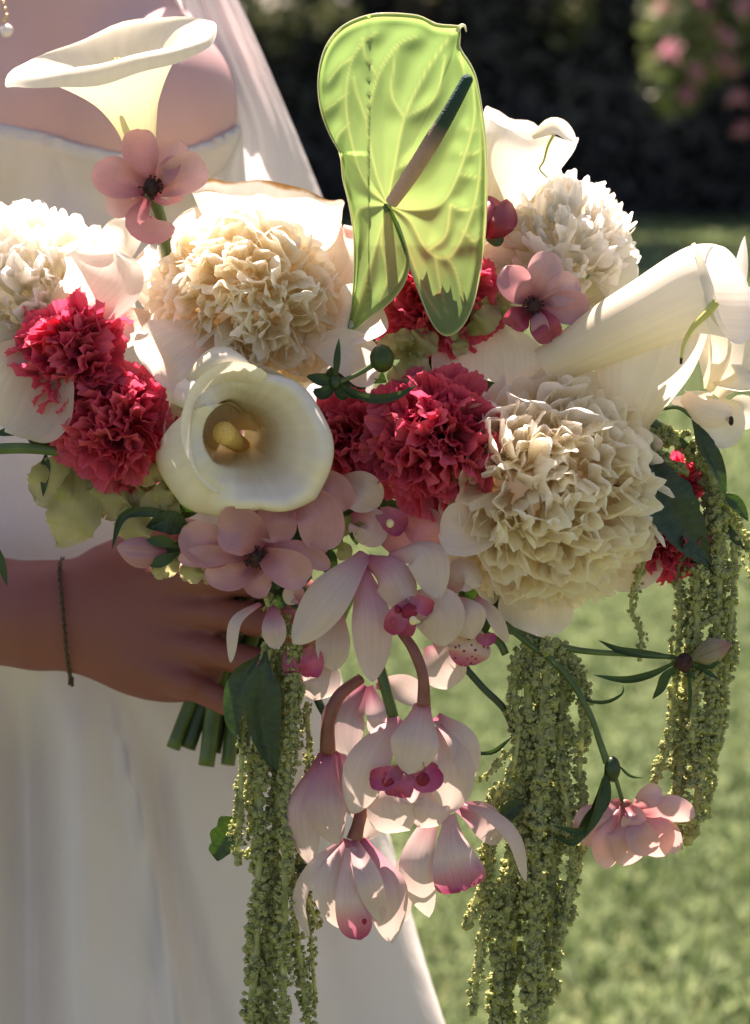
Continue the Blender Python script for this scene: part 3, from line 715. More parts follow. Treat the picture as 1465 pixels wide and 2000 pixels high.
# bracelet: two thin twisted chains of small links round the wrist
bp = [(122, 1090, -262), (116, 1108, -205), (119, 1150, -170), (124, 1205, -156), (128, 1255, -166), (133, 1298, -196), (138, 1326, -250)]
bk = [(138, 1322, -262), (134, 1300, -330), (126, 1200, -352), (122, 1110, -335), (124, 1096, -290)]
br = []
C = spline(bp, 64); r = np.random.default_rng(3)
for i, c in enumerate(C):
    for s in (-1, 1):
        q = c + np.array([s * 2.6 * math.cos(i * .8), 0, 2 + s * 3 * math.sin(i * .8)])
        br.append(ell(q, (2.1 + r.uniform(-.5, .6), 3.4, 2.2), 7, 5, .08, i))
for c in spline(bk, 40): br.append(ell(c, (3.4, 4.4, 3.4), 6, 5))
for i in range(6): br.append(ell((139 + (i % 2) * 5 - 3, 1322 + i * 3.2, -255), (4, 4, 4), 7, 5, .1, i))
V, F, _ = merge(br); bride.part("bracelet", V, F, M['oxid'], label="thin dark beaded bracelet round the wrist")
V, F, _ = tube([(452 - 8, 1212, -150), (446, 1222, -146), (449, 1236, -152)], 5.5, 8, 8)
rg = [];
for i in range(24):
    an = i / 24 * 2 * math.pi; rg.append(ell((470 + 2 * math.sin(an), 1206 + 37 * math.cos(an), -190 + 37 * math.sin(an)), (6, 6, 4), 6, 5))
V, F, _ = merge(rg); bride.part("ring", V, F, M['oxid'])
# ------------------------------------------------------------------ the bouquet
# ---- hanging amaranth
def strand(pts, rad, seed, dens=1.0):
    r = np.random.default_rng(seed)
    P0 = np.array(pts, float)
    n = max(20, int(np.linalg.norm(np.diff(P0[:, :2], axis=0), axis=1).sum() / 3))
    C = spline(P0, n); C[:, 0] += 4 * np.sin(np.arange(n) / 13 + seed) + 2.5 * np.sin(np.arange(n) / 5.3 + 2 * seed); C[:, 2] += 5 * np.sin(np.arange(n) / 10 + seed * 3); T = nrm(np.gradient(C, axis=0))
    A = nrm(np.cross(T, [0.1, .2, 1])); B = np.cross(T, A)
    step = 7.0 / dens; L = n * 3
    m = int(L / step * 4.6)
    tt = np.sort(r.uniform(0, 1, m)); f = r.uniform(0, 6.28, m)
    i = np.clip((tt * (n - 1)).astype(int), 0, n - 1)
    taper = np.minimum(1, .45 + 6 * (1 - tt)) * (1 + .2 * np.sin(tt * L / 23 + seed) + .2 * np.sin(tt * L / 61 + seed * 2)) * np.minimum(1, .6 + 12 * tt)
    rad = rad * 1.28
    rr = rad * taper * r.uniform(.3, .72, m)
    D = A[i] * np.cos(f)[:, None] + B[i] * np.sin(f)[:, None]
    G = C[i] + D * rr[:, None]                                   # little knots of florets
    gs = rad * .34 * r.uniform(.7, 1.25, m)
    k = 17
    d = nrm(r.normal(0, 1, (m, k, 3)) + D[:, None] * .5 + T[i][:, None] * .25)
    tip = G[:, None] + d * (gs[:, None, None] * r.uniform(.8, 1.12, (m, k, 1)))
    a = nrm(np.cross(d, r.normal(0, 1, (m, k, 3)))); b = np.cross(d, a)
    w = (gs[:, None, None] * .42)
    mid = G[:, None] + d * gs[:, None, None] * .45
    V = np.stack([G[:, None] + 0 * d, mid + a * w, mid - .5 * a * w + .87 * b * w, mid - .5 * a * w - .87 * b * w, tip], 2).reshape(-1, 3)
    o = np.arange(m * k)[:, None] * 5
    F = np.concatenate([o + q for q in ([[0, 2, 1]], [[0, 3, 2]], [[0, 1, 3]], [[1, 2, 4]], [[2, 3, 4]], [[3, 1, 4]])])
    ax = tube(pts, rad * .3, 6, max(10, n // 6), True)
    V2, F2, _ = merge([(V, F, None), ax])
    return V2, F2
def amaranth(base, strands, label, seed):
    t = Thing("amaranth_stem", base, label, "amaranth", "hanging green amaranth tassels")
    for j, (p, rad) in enumerate(strands):
        V, F = strand(p, rad, seed + j)
        t.part("tassel", V, F, M['amaranth'], smooth=False)
    return t
def z3(pts, z): return [(p[0], p[1], z if len(p) < 3 else z + p[2]) for p in pts]
amaranth((540, 1190, 40), [
    (z3([(515, 1150), (530, 1215), (522, 1290), (478, 1400), (470, 1550), (462, 1690)], 70), 13),
    (z3([(545, 1200), (520, 1350), (503, 1500), (508, 1650), (500, 1830), (488, 2040)], 45), 22),
    (z3([(548, 1300), (545, 1500), (535, 1700), (525, 1880), (528, 2060)], 25), 21),
    (z3([(578, 1230), (575, 1330), (566, 1450), (558, 1600), (556, 1800), (552, 2040)], 70), 17),
    (z3([(600, 1370), (602, 1500), (588, 1620), (594, 1720), (622, 1815)], 20), 11),
    (z3([(565, 1600), (575, 1780), (592, 1920), (606, 2040)], 30), 15),
    (z3([(585, 1700), (606, 1830), (616, 1960)], 5), 10),
    (z3([(485, 1480), (500, 1640), (520, 1800), (512, 1960)], 0), 15)],
    "green amaranth tassels hanging in front of the white skirt", 100)
amaranth((1050, 1240, -10), [
    (z3([(1012, 1270), (1002, 1340), (1012, 1430), (998, 1510), (965, 1570), (952, 1690), (925, 1770), (912, 1815)], 20), 16),
    (z3([(1035, 1250), (1030, 1400), (1012, 1600), (992, 1760), (976, 1900), (962, 2050)], 0), 24),
    (z3([(1075, 1250), (1062, 1400), (1052, 1600), (1042, 1800), (1040, 2050)], 20), 25),
    (z3([(1102, 1255), (1098, 1400), (1088, 1550), (1080, 1700), (1072, 1850), (1060, 2000)], -15), 22),
    (z3([(1120, 1280), (1140, 1380), (1132, 1500), (1142, 1600), (1128, 1700), (1094, 1800)], 0), 15),
    (z3([(1088, 1480), (1112, 1600), (1116, 1720), (1094, 1850)], 20), 15),
    (z3([(988, 1470), (965, 1500), (932, 1528)], 25), 10),
    (z3([(985, 1530), (962, 1620), (945, 1730), (948, 1800)], -10), 13),
    (z3([(1005, 1690), (950, 1790), (934, 1880), (926, 1985)], 15), 14),
    (z3([(1020, 1500), (1030, 1700), (1000, 1850), (990, 2040)], -30), 20),
    (z3([(1060, 1320), (1040, 1500), (1020, 1640)], -30), 18)],
    "thickest green amaranth tassels, hanging below the large round peony", 140)
amaranth((1290, 830, -60), [
    (z3([(1275, 845), (1330, 862), (1372, 900), (1398, 960), (1406, 1100), (1394, 1300), (1372, 1500), (1345, 1650)], -50), 21),
    (z3([(1345, 880), (1385, 950), (1375, 1100), (1350, 1250), (1340, 1400), (1322, 1560)], -70), 20),
    (z3([(1320, 1060), (1328, 1200), (1316, 1350), (1306, 1450), (1278, 1530)], -50), 14),
    (z3([(1428, 980), (1436, 1100), (1424, 1250), (1412, 1380), (1398, 1470)], -60), 15),
    (z3([(1395, 1040), (1408, 1180), (1404, 1320), (1388, 1480), (1378, 1600)], -90), 17),
    (z3([(1272, 1010), (1258, 1100), (1232, 1180), (1252, 1240), (1250, 1292)], -30), 10),
    (z3([(1335, 1380), (1322, 1520), (1328, 1660)], -80), 15),
    (z3([(1262, 850), (1300, 900), (1345, 925)], -30), 15),
    (z3([(1380, 940), (1420, 1010), (1462, 1060), (1470, 1130)], -80), 12),
    (z3([(1360, 1100), (1362, 1280), (1352, 1450)], -30), 18)],
    "green amaranth tassels at the right, arching out under the rightmost calla lilies", 180)

# ---- loose foliage between the flowers
def leafpart(t, pts, hw, z_n=(0, 0, 1), seed=0, jag=.12, mat='leaf', tip=1.0, fold=.35, **k):
    V, F, uv = blade(pts, hw, z_n, cup=.05, tm=.38, base=.08, tip=tip, ruf=.05, freq=3, jag=jag, fold=fold, nu=13, nv=26, seed=seed, wav=.05, **k)
    # pressed side veins
    v = uv.reshape(-1, 2); V = V + np.array([0, 0, 1]) * (np.sin((v[:, 1] * 11 + np.abs(v[:, 0] - .5) * -3.2) * 6.28) * hw * .045 * np.minimum(1, np.abs(v[:, 0] - .5) * 8))[:, None]
    return t.part("leaf", V, F, M[mat], uv)
def single_leaf(base, pts, hw, label, seed=0, **k):
    t = Thing("leaf_sprig", base, label, "leaf", "dark green leaves in the bouquet")
    leafpart(t, pts, hw, seed=seed, **k)
    t2 = tube([base, tuple(pts[0])], 3, 6, 6); t.part("leaf_stalk", *t2[:2], M['stem'])
    return t
single_leaf((525, 1240, 80), [(520, 1272, 95), (512, 1360, 110), (520, 1440, 100), (540, 1512, 80)], 38, "broad dark green leaf hanging in front of the fingers", 1, z_n=(.3, 0, 1), jag=0)
t = Thing("leaf_sprig", (500, 1270, 90), "dark leaf at the fingertips, left half of the hanging pair", "leaf", "dark green leaves in the bouquet")
leafpart(t, [(508, 1278, 92), (470, 1330, 90), (455, 1400, 85), (470, 1452, 80)], 26, seed=2, z_n=(-.4, 0, 1), jag=0)
single_leaf((1255, 850, 10), [(1268, 880, 0), (1295, 950, 15), (1345, 1030, 10), (1388, 1112, -20)], 46, "large dark serrated leaf beside the right edge of the big peony", 3, z_n=(.25, -.1, 1), jag=.22, jn=16) if False else None
t = Thing("leaf_sprig", (1255, 850, 10), "large dark serrated leaf beside the right edge of the big peony", "leaf", "dark green leaves in the bouquet")
leafpart(t, [(1265, 878, 0), (1292, 950, 18), (1338, 1030, 10), (1388, 1112, -20)], 50, seed=3, z_n=(.25, -.1, 1), jag=.22, jn=15)
t.part("leaf_stalk", *tube([(1255, 850, 10), (1258, 868, 6), (1266, 880, 2)], 4, 7, 6)[:2], M['stem'])
t = Thing("leaf_sprig", (1300, 800, -20), "narrow dark leaf drooping over the top of the right amaranth", "leaf", "dark green leaves in the bouquet")
leafpart(t, [(1350, 812, 0), (1378, 868, 10), (1405, 920, 0), (1418, 975, -20)], 19, seed=4, z_n=(.5, -.3, 1), jag=.2, jn=12)
t.part("leaf_stalk", *tube([(1295, 798, -30), (1325, 796, -10), (1352, 815, 0)], 4, 7, 8)[:2], M['stem'])
t = Thing("leaf_sprig", (1410, 960, -60), "small dark leaves poking out at the far right of the amaranth", "leaf", "dark green leaves in the bouquet")
leafpart(t, [(1412, 962, -40), (1440, 985, -30), (1462, 1018, -40)], 13, seed=5)
leafpart(t, [(1405, 1012, -60), (1430, 1045, -50), (1456, 1075, -60)], 9, seed=6)
t.part("leaf_stalk", *tube([(1400, 950, -60), (1414, 964, -42)], 3, 6, 4)[:2], M['stem'])
t = Thing("leaf_sprig", (455, 1640, 20), "ragged dark leaf beside the thin left amaranth tassel", "leaf", "dark green leaves in the bouquet")
leafpart(t, [(478, 1590, 30), (448, 1620, 35), (432, 1650, 30), (425, 1682, 20)], 24, seed=7, jag=.7, jn=4, tip=.6)
t = Thing("leaf_sprig", (1005, 1590, 20), "small dark leaf against the middle amaranth tassels", "leaf", "dark green leaves in the bouquet")
leafpart(t, [(1022, 1560, 45), (995, 1585, 50), (968, 1608, 45)], 17, seed=8, jag=0)
t = Thing("leaf_sprig", (560, 1690, 20), "small dark leaf among the lower left amaranth tassels", "leaf", "dark green leaves in the bouquet")
leafpart(t, [(575, 1690, 40), (600, 1700, 45), (632, 1712, 40)], 12, seed=9, jag=0)
def sprig(base, leaves, label, seed):
    t = Thing("leaf_sprig", base, label, "leaf", "dark green leaves in the bouquet")
    for j, (p, w) in enumerate(leaves): leafpart(t, p, w, seed=seed + j, jag=0, mat='leaf')
    return t
sprig((70, 850, 0), [([(140, 860, 10), (80, 830, 25), (20, 842, 20), (-20, 850, 10)], 15), ([(130, 850, 10), (80, 860, 30), (50, 850, 20)], 22), ([(90, 880, 10), (88, 920, 20), (84, 970, 10)], 10), ([(120, 880, -10), (70, 830, 5), (30, 840, -5)], 20)],
      "cluster of dark leaves at the left edge under the large pale petal", 20)
sprig((330, 1020, 70), [([(360, 1010, 70), (290, 1000, 80), (240, 1010, 80), (218, 1075, 70)], 10), ([(370, 1040, 60), (330, 1020, 80), (285, 1030, 70)], 24), ([(360, 1060, 70), (330, 1075, 90), (300, 1080, 80)], 14)],
      "dark curved leaves beside the small closed rosebud under the front calla", 30)
sprig((600, 750, 40), [([(660, 745, 60), (620, 740, 70), (600, 732, 60)], 13), ([(655, 752, 60), (630, 770, 70), (610, 764, 60)], 12)], "short dark leaves right of the front calla", 36)
filler = [((250, 900, -60), 1), ((620, 1050, -20), 2), ((700, 720, -80), 3), ((960, 620, -90), 4), ((700, 1000, -30), 5), ((300, 990, -40), 6), ((900, 760, -60), 7), ((1240, 960, -60), 8), ((950, 1180, -60), 9), ((560, 1140, -60), 10), ((1220, 700, -90), 11)]
for c, s in filler:
    r = np.random.default_rng(s)
    lv = []
    for j in range(9):
        a = r.uniform(0, 6.28); L = r.uniform(50, 95); q = np.array(c) + r.normal(0, 8, 3)
        lv.append(([tuple(q), tuple(q + np.array([math.cos(a) * L * .6, math.sin(a) * L * .6, 12])), tuple(q + np.array([math.cos(a) * L, math.sin(a) * L, -5]))], r.uniform(14, 24)))
    sprig(c, lv, {1: "dark leaves behind the two left red carnations", 2: "dark leaves between the pink blooms and the upper orchids", 3: "dark leaves above the small red carnation", 4: "dark leaves right of the green anthurium's lower lobes",
                  5: "dark leaves under the large red carnation", 6: "dark leaves below the left carnations beside pale green florets", 7: "dark leaves above the large red carnation", 8: "dark leaves at the right rim of the big peony",
                  9: "dark leaves under the big peony by the orchid", 10: "dark leaves over the knuckles under the pink blooms", 11: "dark leaves behind the big right calla"}[s], 200 + s * 10)

# ---- peonies
pvi = [fan(1.0, .44, .10, 1.5, .06, 2.4, .62, .3, 300 + i, nu=19, nv=10, claw=.3) for i in range(6)]
pvo = [fan(1.0, .54, .07, 1.3, .05, 2.3, .8, .35, 320 + i, nu=19, nv=10, claw=.4) for i in range(5)]
pm = {k: ([mesh("petal", q[0], q[1], mats=M[k], uv=q[2]) for q in pvi], [mesh("petal", q[0], q[1], mats=M[k], uv=q[2]) for q in pvo]) for k in ('peony', 'peony_white')}
def guards(t, lst, mat, seed=0, **kk):
    for j, g in enumerate(lst):
        p, hw = g[0], g[1]; k = dict(cup=.28, tm=.62, base=.3, tip=.5, ruf=.09, freq=1.6, nu=17, nv=20, wav=.06, n=(0, -.3, 1)); k.update(kk); k.update(g[2] if len(g) > 2 else {})
        V, F, uv = blade(p, hw, seed=seed + j, **k); t.part("guard_petal", V, F, M[k.get('mat', mat)] if False else M[mat], uv)
GP = "white and cream peonies in the bouquet"
p2 = pompom("peony", (482, 600, -60), 186, (.05, .25, 1), pm['peony'], 215, "large cream peony with frilled centre above the front calla", "peony", GP, 1, inner=.46, sc=(.52, .66))
p2.part("flower_heart", *ell((482, 600, -60), (90, 88, 84), 20, 12, .03, 1)[:2], M['peony_heart'])
guards(p2, [([(370, 640, -90), (300, 560, -60), (292, 478, -20)], 42, dict(tip=.8)), ([(420, 640, 40), (340, 690, 120), (300, 735, 100)], 78, dict(cup=.2)),
            ([(310, 610, -40), (240, 640, 60), (190, 665, 50)], 44), ([(430, 540, -110), (395, 470, -60), (380, 405, -90)], 62, dict(cup=-.15)),
            ([(620, 600, -100), (655, 520, -50), (668, 440, -90)], 68), ([(620, 640, -40), (690, 620, 40), (745, 600, 20)], 62),
            ([(600, 660, 10), (680, 690, 70), (735, 740, 30)], 48), ([(560, 520, -120), (545, 440, -90), (560, 395, -120)], 75), ([(640, 560, -110), (690, 520, -70), (720, 490, -100)], 50)], 'peony_guard', 10)
p3 = pompom("peony", (1058, 955, -40), 226, (.12, .12, 1), pm['peony'], 250, "largest cream peony, round and ruffled, right of the red carnation", "peony", GP, 2, inner=.46, sc=(.52, .66))
p3.part("flower_heart", *ell((1058, 955, -40), (105, 105, 100), 20, 12, .03, 1)[:2], M['peony_heart'])
guards(p3, [([(985, 830, -90), (955, 730, -40), (950, 632, -60)], 110, dict(cup=.12)), ([(1110, 850, -110), (1105, 770, -70), (1100, 708, -60)], 62), ([(1180, 870, -110), (1190, 790, -90), (1185, 735, -90)], 52),
            ([(1040, 1090, -90), (1045, 1170, -30), (1050, 1248, -40)], 74, dict(cup=.15)), ([(985, 1010, 20), (920, 1035, 95), (858, 1045, 90)], 56, dict(cup=.35)),
            ([(1180, 980, -100), (1240, 960, -60), (1268, 940, -70)], 70), ([(960, 1090, -60), (905, 1120, 10), (880, 1070, 30)], 40), ([(1170, 1080, -110), (1220, 1100, -70), (1262, 1060, -80)], 70)], 'peony_guard', 40)
p1 = pompom("peony", (62, 600, -130), 190, (.0, -.3, 1), pm['peony_white'], 170, "white peony cut by the left edge of the frame", "peony", GP, 3, inner=.46, sc=(.52, .66))
p1.part("flower_heart", *ell((62, 600, -130), (90, 90, 84), 20, 12, .03, 1)[:2], M['peony_heart'])
guards(p1, [([(110, 620, 40), (190, 560, 80), (225, 490, 50)], 82, dict(cup=.3)), ([(90, 660, 60), (50, 740, 110), (10, 835, 60)], 118, dict(cup=.22, tip=.45)),
            ([(200, 540, -60), (235, 470, -40), (258, 430, -60)], 40), ([(60, 600, -80), (30, 500, -120), (-30, 470, -90)], 60)], 'peony_white', 60)
p4 = pompom("peony", (1085, 500, -170), 150, (.1, -.8, .7), pm['peony_white'], 170, "sunlit white peony behind the small pink flower, against the dark hedge", "peony", GP, 4, inner=.46, sc=(.52, .66))
p4.part("flower_heart", *ell((1085, 500, -170), (72, 72, 66), 20, 12, .03, 1)[:2], M['peony_heart'])
guards(p4, [([(1000, 560, -130), (930, 430, -125), (850, 318, -125)], 92, dict(tip=.6)), ([(960, 560, -125), (860, 440, -120), (770, 340, -125)], 70, dict(tip=.6)), ([(1050, 590, -150), (990, 540, -100), (968, 470, -110)], 56), ([(1120, 580, -130), (1180, 560, -110), (1232, 500, -130)], 44), ([(1140, 600, -110), (1190, 600, -90), (1225, 560, -110)], 50),  # first pair of petals added, unseen behind the spathe, to shade its lobes
            ([(1150, 520, -180), (1190, 490, -170), (1216, 462, -180)], 30), ([(1060, 600, -120), (1040, 560, -60), (1010, 620, -50)], 50)], 'peony_white', 80)

# ---- carnations
cv = [fan(1.0, .60, .105, 2.4, .045, 12, .5, .05, 400 + i, nu=37, nv=10, claw=.15) for i in range(7)]
cvo = [fan(1.0, .72, .06, 1.8, .05, 13, .25, .02, 420 + i, nu=41, nv=10, claw=.15) for i in range(5)]
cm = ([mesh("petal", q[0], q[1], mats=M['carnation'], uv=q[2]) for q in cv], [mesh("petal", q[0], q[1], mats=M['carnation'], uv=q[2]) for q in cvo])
GC = "crimson carnations in the bouquet"
for c, R, ax, n, lab, sd in [
    ((845, 862, 10), 132, (-.05, .0, 1), 84, "largest crimson carnation, fully open, left of the big cream peony", 1),
    ((150, 700, 45), 112, (-.3, -.1, 1), 60, "upper left crimson carnation, half under a pale petal", 2),
    ((232, 828, 40), 114, (-.1, .1, 1), 62, "lower left crimson carnation touching the front calla", 3),
    ((690, 855, -30), 92, (-.1, .1, 1), 50, "small dark crimson carnation between the front calla and the largest carnation", 4),
    ((855, 590, -80), 118, (0, .1, 1), 56, "crimson carnation behind the lobes of the green anthurium", 5),
    ((1300, 1050, -90), 78, (.2, .2, 1), 44, "crimson carnation behind the dark leaf at the right", 6),
    ((1320, 940, -110), 55, (.3, 0, 1), 34, "little crimson carnation peeking out under the right calla stems", 7),
    ((245, 925, -20), 62, (0, .4, 1), 34, "low crimson carnation hanging under the left pair", 8),
    ((672, 492, -130), 40, (0, 0, 1), 24, "bright pink carnation tip just left of the anthurium", 9)]:
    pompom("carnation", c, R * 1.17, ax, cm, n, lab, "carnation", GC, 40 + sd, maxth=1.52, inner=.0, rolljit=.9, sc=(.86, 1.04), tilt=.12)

# ---- calla lilies
GL = "white calla lilies in the bouquet"
def calla(base, rings, mat, label, seed, wavy=0, extra=None, nphi=48, sub=8):
    t = Thing("calla_lily", base, label, "calla lily", GL)
    V, F, uv = loft(rings, nphi, sub, wavy, 2, seed); t.part("spathe", V, F, M[mat], uv)
    return t
# top left, seen from the side
c1 = calla((318, 450, 20), [((278, 330, 40), (24, 0, 0), (0, 0, 24)), ((272, 280, 40), (32, 0, 0), (0, 0, 32)), ((262, 238, 40), (44, -2, 0), (0, 0, 44)), ((246, 196, 40), (66, -6, 0), (0, 2, 62)),
     ((226, 146, 42), (112, -22, 0), (0, 6, 90)), ((215, 108, 46), (165, -38, 0), (0, 12, 112)), ((216, 100, 50), (196, -46, 0), (0, 32, 122)), ((216, 108, 52), (208, -50, 0), (0, 52, 120))],
     'calla', "tall calla lily at top left with wide trumpet lip seen from the side", 1, wavy=7)
c1.part("stem", *tube([(272, 330, 40), (300, 395, 20), (318, 450, 0), (335, 560, -60)], [18, 14, 14, 14], 12, 16)[:2], M['stem'])
V, F, uv = tube([(255, 230, 40), (235, 150, 40), (228, 112, 40)], [10, 9, 5], 10, 10); c1.part("spadix", V, F, M['spadix'])
# right, long tube pointing up and right
def q(c, w, d, h):   # ring across direction d (screen), half width w, depth h
    d = np.array(d, float); d /= np.linalg.norm(d); n = np.array([-d[1], d[0], 0]) if len(d) == 3 else np.array([-d[1], d[0], 0])
    return (c, tuple(n * w), (0, 0, h))
c3 = calla((1090, 700, 20), [q((1060, 718, 20), 38, (.9, -.45), 36), q((1115, 690, 30), 46, (.9, -.42), 44), q((1190, 650, 45), 60, (.9, -.45), 56), q((1265, 612, 55), 70, (.9, -.4), 66),
     q((1330, 578, 62), 80, (.95, -.32), 72), q((1366, 566, 66), 88, (1, -.18), 78), ((1396, 566, 66), (6, 90, 0), (-22, 0, 84)), ((1418, 572, 64), (18, 92, 0), (-36, 6, 88)), ((1424, 576, 64), (24, 96, 0), (-40, 10, 94))],
     'calla_white', "largest calla lily, long rolled tube pointing right with a curled yellow tip", 3, wavy=0)
V, F, uv = blade([(1356, 474, 110), (1372, 510, 140), (1386, 560, 158), (1398, 612, 150), (1420, 650, 120)], 13, (.5, 0, 1), cup=-.7, tm=.5, base=.4, tip=.7, seed=5); c3.part("rolled_edge", V, F, M['calla_white'], uv)
M['tendril'] = plain("yellow_tendril", (.55, .55, .12), (.72, .66, .22), 40, rough=.45)
V, F, uv = tube([(1398, 590, 152), (1380, 612, 158), (1353, 640, 156), (1336, 672, 148), (1330, 706, 142)], [9, 8, 5.5, 4, 2.5], 9, 20); c3.part("spathe_tip", V, F, M['tendril'])
V, F, uv = tube([(1331, 698, 143), (1330, 711, 142)], [3.2, 2.6], 8, 4); c3.part("withered_point", V, F, M['anther'])
# cream funnel under it
calla((1235, 850, -30), [q((1228, 872, -60), 16, (.1, -1), 14), q((1232, 835, -50), 34, (.1, -1), 30), q((1238, 780, -30), 68, (.15, -1), 55), q((1254, 715, -20), 96, (.2, -1), 70), q((1272, 655, -20), 104, (.3, -1), 78), q((1290, 610, -30), 100, (.35, -1), 80)],
      'calla_white', "cream calla funnel tucked under the largest calla, narrowing to the amaranth", 5)
# behind the anthurium
c5 = calla((955, 420, -100), [q((962, 420, -110), 34, (.6, -1), 32), q((978, 372, -110), 56, (.6, -1), 50), q((1002, 320, -110), 80, (.5, -1), 66), ((1026, 276, -110), (90, 28, 0), (-6, 12, 74)), ((1036, 250, -110), (92, 30, 0), (-6, 10, 70))],
      'calla_white', "pale calla behind the anthurium's right side against the dark trees", 6, wavy=8)
V, F, uv = blade([(1040, 268, -40), (1085, 248, -40), (1126, 276, -70)], 18, (0, -.3, 1), cup=.4, tm=.45, base=.3, tip=.8, seed=8); c5.part("rolled_edge", V, F, M['calla_white'], uv)
V, F, uv = tube([(1082, 262, -35), (1070, 285, -30), (1062, 315, -30), (1054, 330, -32), (1070, 348, -30)], [3.5, 3, 2.5, 2, 1.5], 7, 18); c5.part("spathe_tip", V, F, M['tendril'])
# flat one with browned rim
calla((560, 560, -130), [q((575, 590, -130), 26, (.0, -1), 26), q((568, 530, -110), 60, (0, -1), 52), ((556, 480, -90), (96, 4, 0), (0, 0, 80)), ((534, 432, -75), (132, 6, 0), (0, -4, 96)), ((524, 392, -70), (146, 14, 10), (0, 0, 106)), ((524, 376, -70), (150, 16, 10), (0, 14, 110))],
      'calla_brown', "calla lily lying on top of the cream peony, its rim browned at the edge", 9, wavy=7)
# front, looking into the throat
c2 = Thing("calla_lily", (455, 860, 60), "front calla lily facing the viewer, spiral throat with a yellow spadix", "calla lily", GL)
nf, ns = 190, 40
tot = 2 * math.pi * 1.27
f = np.linspace(0, 1, nf); sv = np.linspace(0, 1, ns); FF, S0 = np.meshgrid(f, sv)
smax = np.interp(FF, [0, .06, .16, .3, .92, 1], [.50, .60, .72, 1, 1, .93])
SS = S0 * smax
ang = math.radians(-58) - FF * tot            # screen angle, y down: starts at the top, runs counter-clockwise
ks = [0, .2, .4, .55, .68, .8, .9, .96, 1.0]
ad = (np.degrees(ang) % 360)                  # 0 right, 90 bottom, 180 left, 270 top
Rm = np.interp(ad, [0, 40, 75, 100, 130, 160, 190, 225, 255, 285, 315, 360], [178, 196, 150, 158, 180, 172, 168, 168, 160, 128, 148, 178])
rn = np.interp(SS, ks, [.14, .21, .28, .36, .47, .66, .86, .96, 1.0])
z = np.interp(SS, ks, [-420, -310, -200, -120, -55, 8, 44, 42, 16])
side = np.cos(ang)
lf = np.clip(.25 - side, 0, 1)
z = z * (1 - lf) + lf * np.interp(SS, ks, [-420, -260, -120, 0, 74, 84, 40, 0, -44])
rn = rn * (1 - lf) + lf * np.interp(SS, ks, [.14, .29, .41, .44, .40, .58, .82, .94, 1.0])
z = z + np.clip(side, 0, 1) * 22 * SS ** 2      # the left wall stands up in front of the throat
z = z + SS ** 3 * (16 * np.sin(3 * ang + 2.4) + 10 * np.sin(5 * ang + .6)) - 22 * FF * SS ** 2 + 10
fold = np.exp(-((ad - 62) / 9) ** 2) * 20 + np.exp(-((ad - 112) / 7) ** 2) * -16 + np.exp(-((ad - 20) / 8) ** 2) * 10
z = z + fold * SS ** 3
rr = Rm * rn * (1 + .015 * np.sin(7 * ang + .4) * SS ** 4)
rr = rr * (1 - .14 * np.exp(-(FF / .16) ** 2))
cx = 452 + 18 * SS; cy = 836 + 14 * SS
V = np.stack([cx + rr * np.cos(ang), cy + rr * np.sin(ang), 120 + z], -1).reshape(-1, 3)
uv = np.stack([FF, .12 + .88 * SS], -1).reshape(-1, 2)
c2.part("spathe", V, grid_faces(ns, nf), M['calla_front'], uv)
V, F, uv = blade([(350, 800, 120), (375, 735, 165), (425, 692, 190), (488, 712, 175)], 30, (-.2, -.5, 1), cup=-.8, tm=.6, base=.35, tip=.5, seed=12); c2.part("folded_flap", V, F, M['calla_front'], uv)
# inner turn of the roll, standing in front of the throat
fa = np.linspace(0, 1, 90); sb = np.linspace(0, 1, 16); FA, SB = np.meshgrid(fa, sb)
an = math.radians(-52) - FA * math.radians(215)
ri = np.interp(FA, [0, .25, .5, .75, 1], [112, 106, 96, 100, 128])
hh = np.sin(np.clip(FA * 1.06, 0, 1) * math.pi) ** .6
rad_ = ri * (.62 + .38 * SB - .10 * np.sin(SB * math.pi) + .07 * SB ** 4 * hh)
zz = 138 + (-150 * (1 - SB) ** 1.3 + 66 * SB ** .8 * hh) - 10 * SB ** 6
V = np.stack([456 + rad_ * np.cos(an), 832 + rad_ * 1.12 * np.sin(an), zz + 40], -1).reshape(-1, 3)
c2.part("inner_fold", V, grid_faces(16, 90), M['calla_front'], np.stack([FA, .3 + .7 * SB], -1).reshape(-1, 2))
# the outside of the trumpet running back
V, F, uv = loft([((480, 900, -120), (60, 0, 0), (0, 60, 0)), ((475, 880, -30), (84, 0, 0), (0, 84, 0)), ((470, 862, 40), (120, 0, 0), (0, 120, 0)), ((468, 852, 95), (150, 0, 0), (0, 146, 0))], 44, 6); c2.part("trumpet", V, F, M['calla_front'], uv * [1, .7] + [0, .2])
V, F, uv = merge([tube([(474, 872, -150), (456, 860, 20), (438, 846, 140)], [16, 19, 23], 16, 14, False), ell((438, 846, 140), (23, 23, 22), 16, 10)]); c2.part("spadix", V, F, M['spadix'])

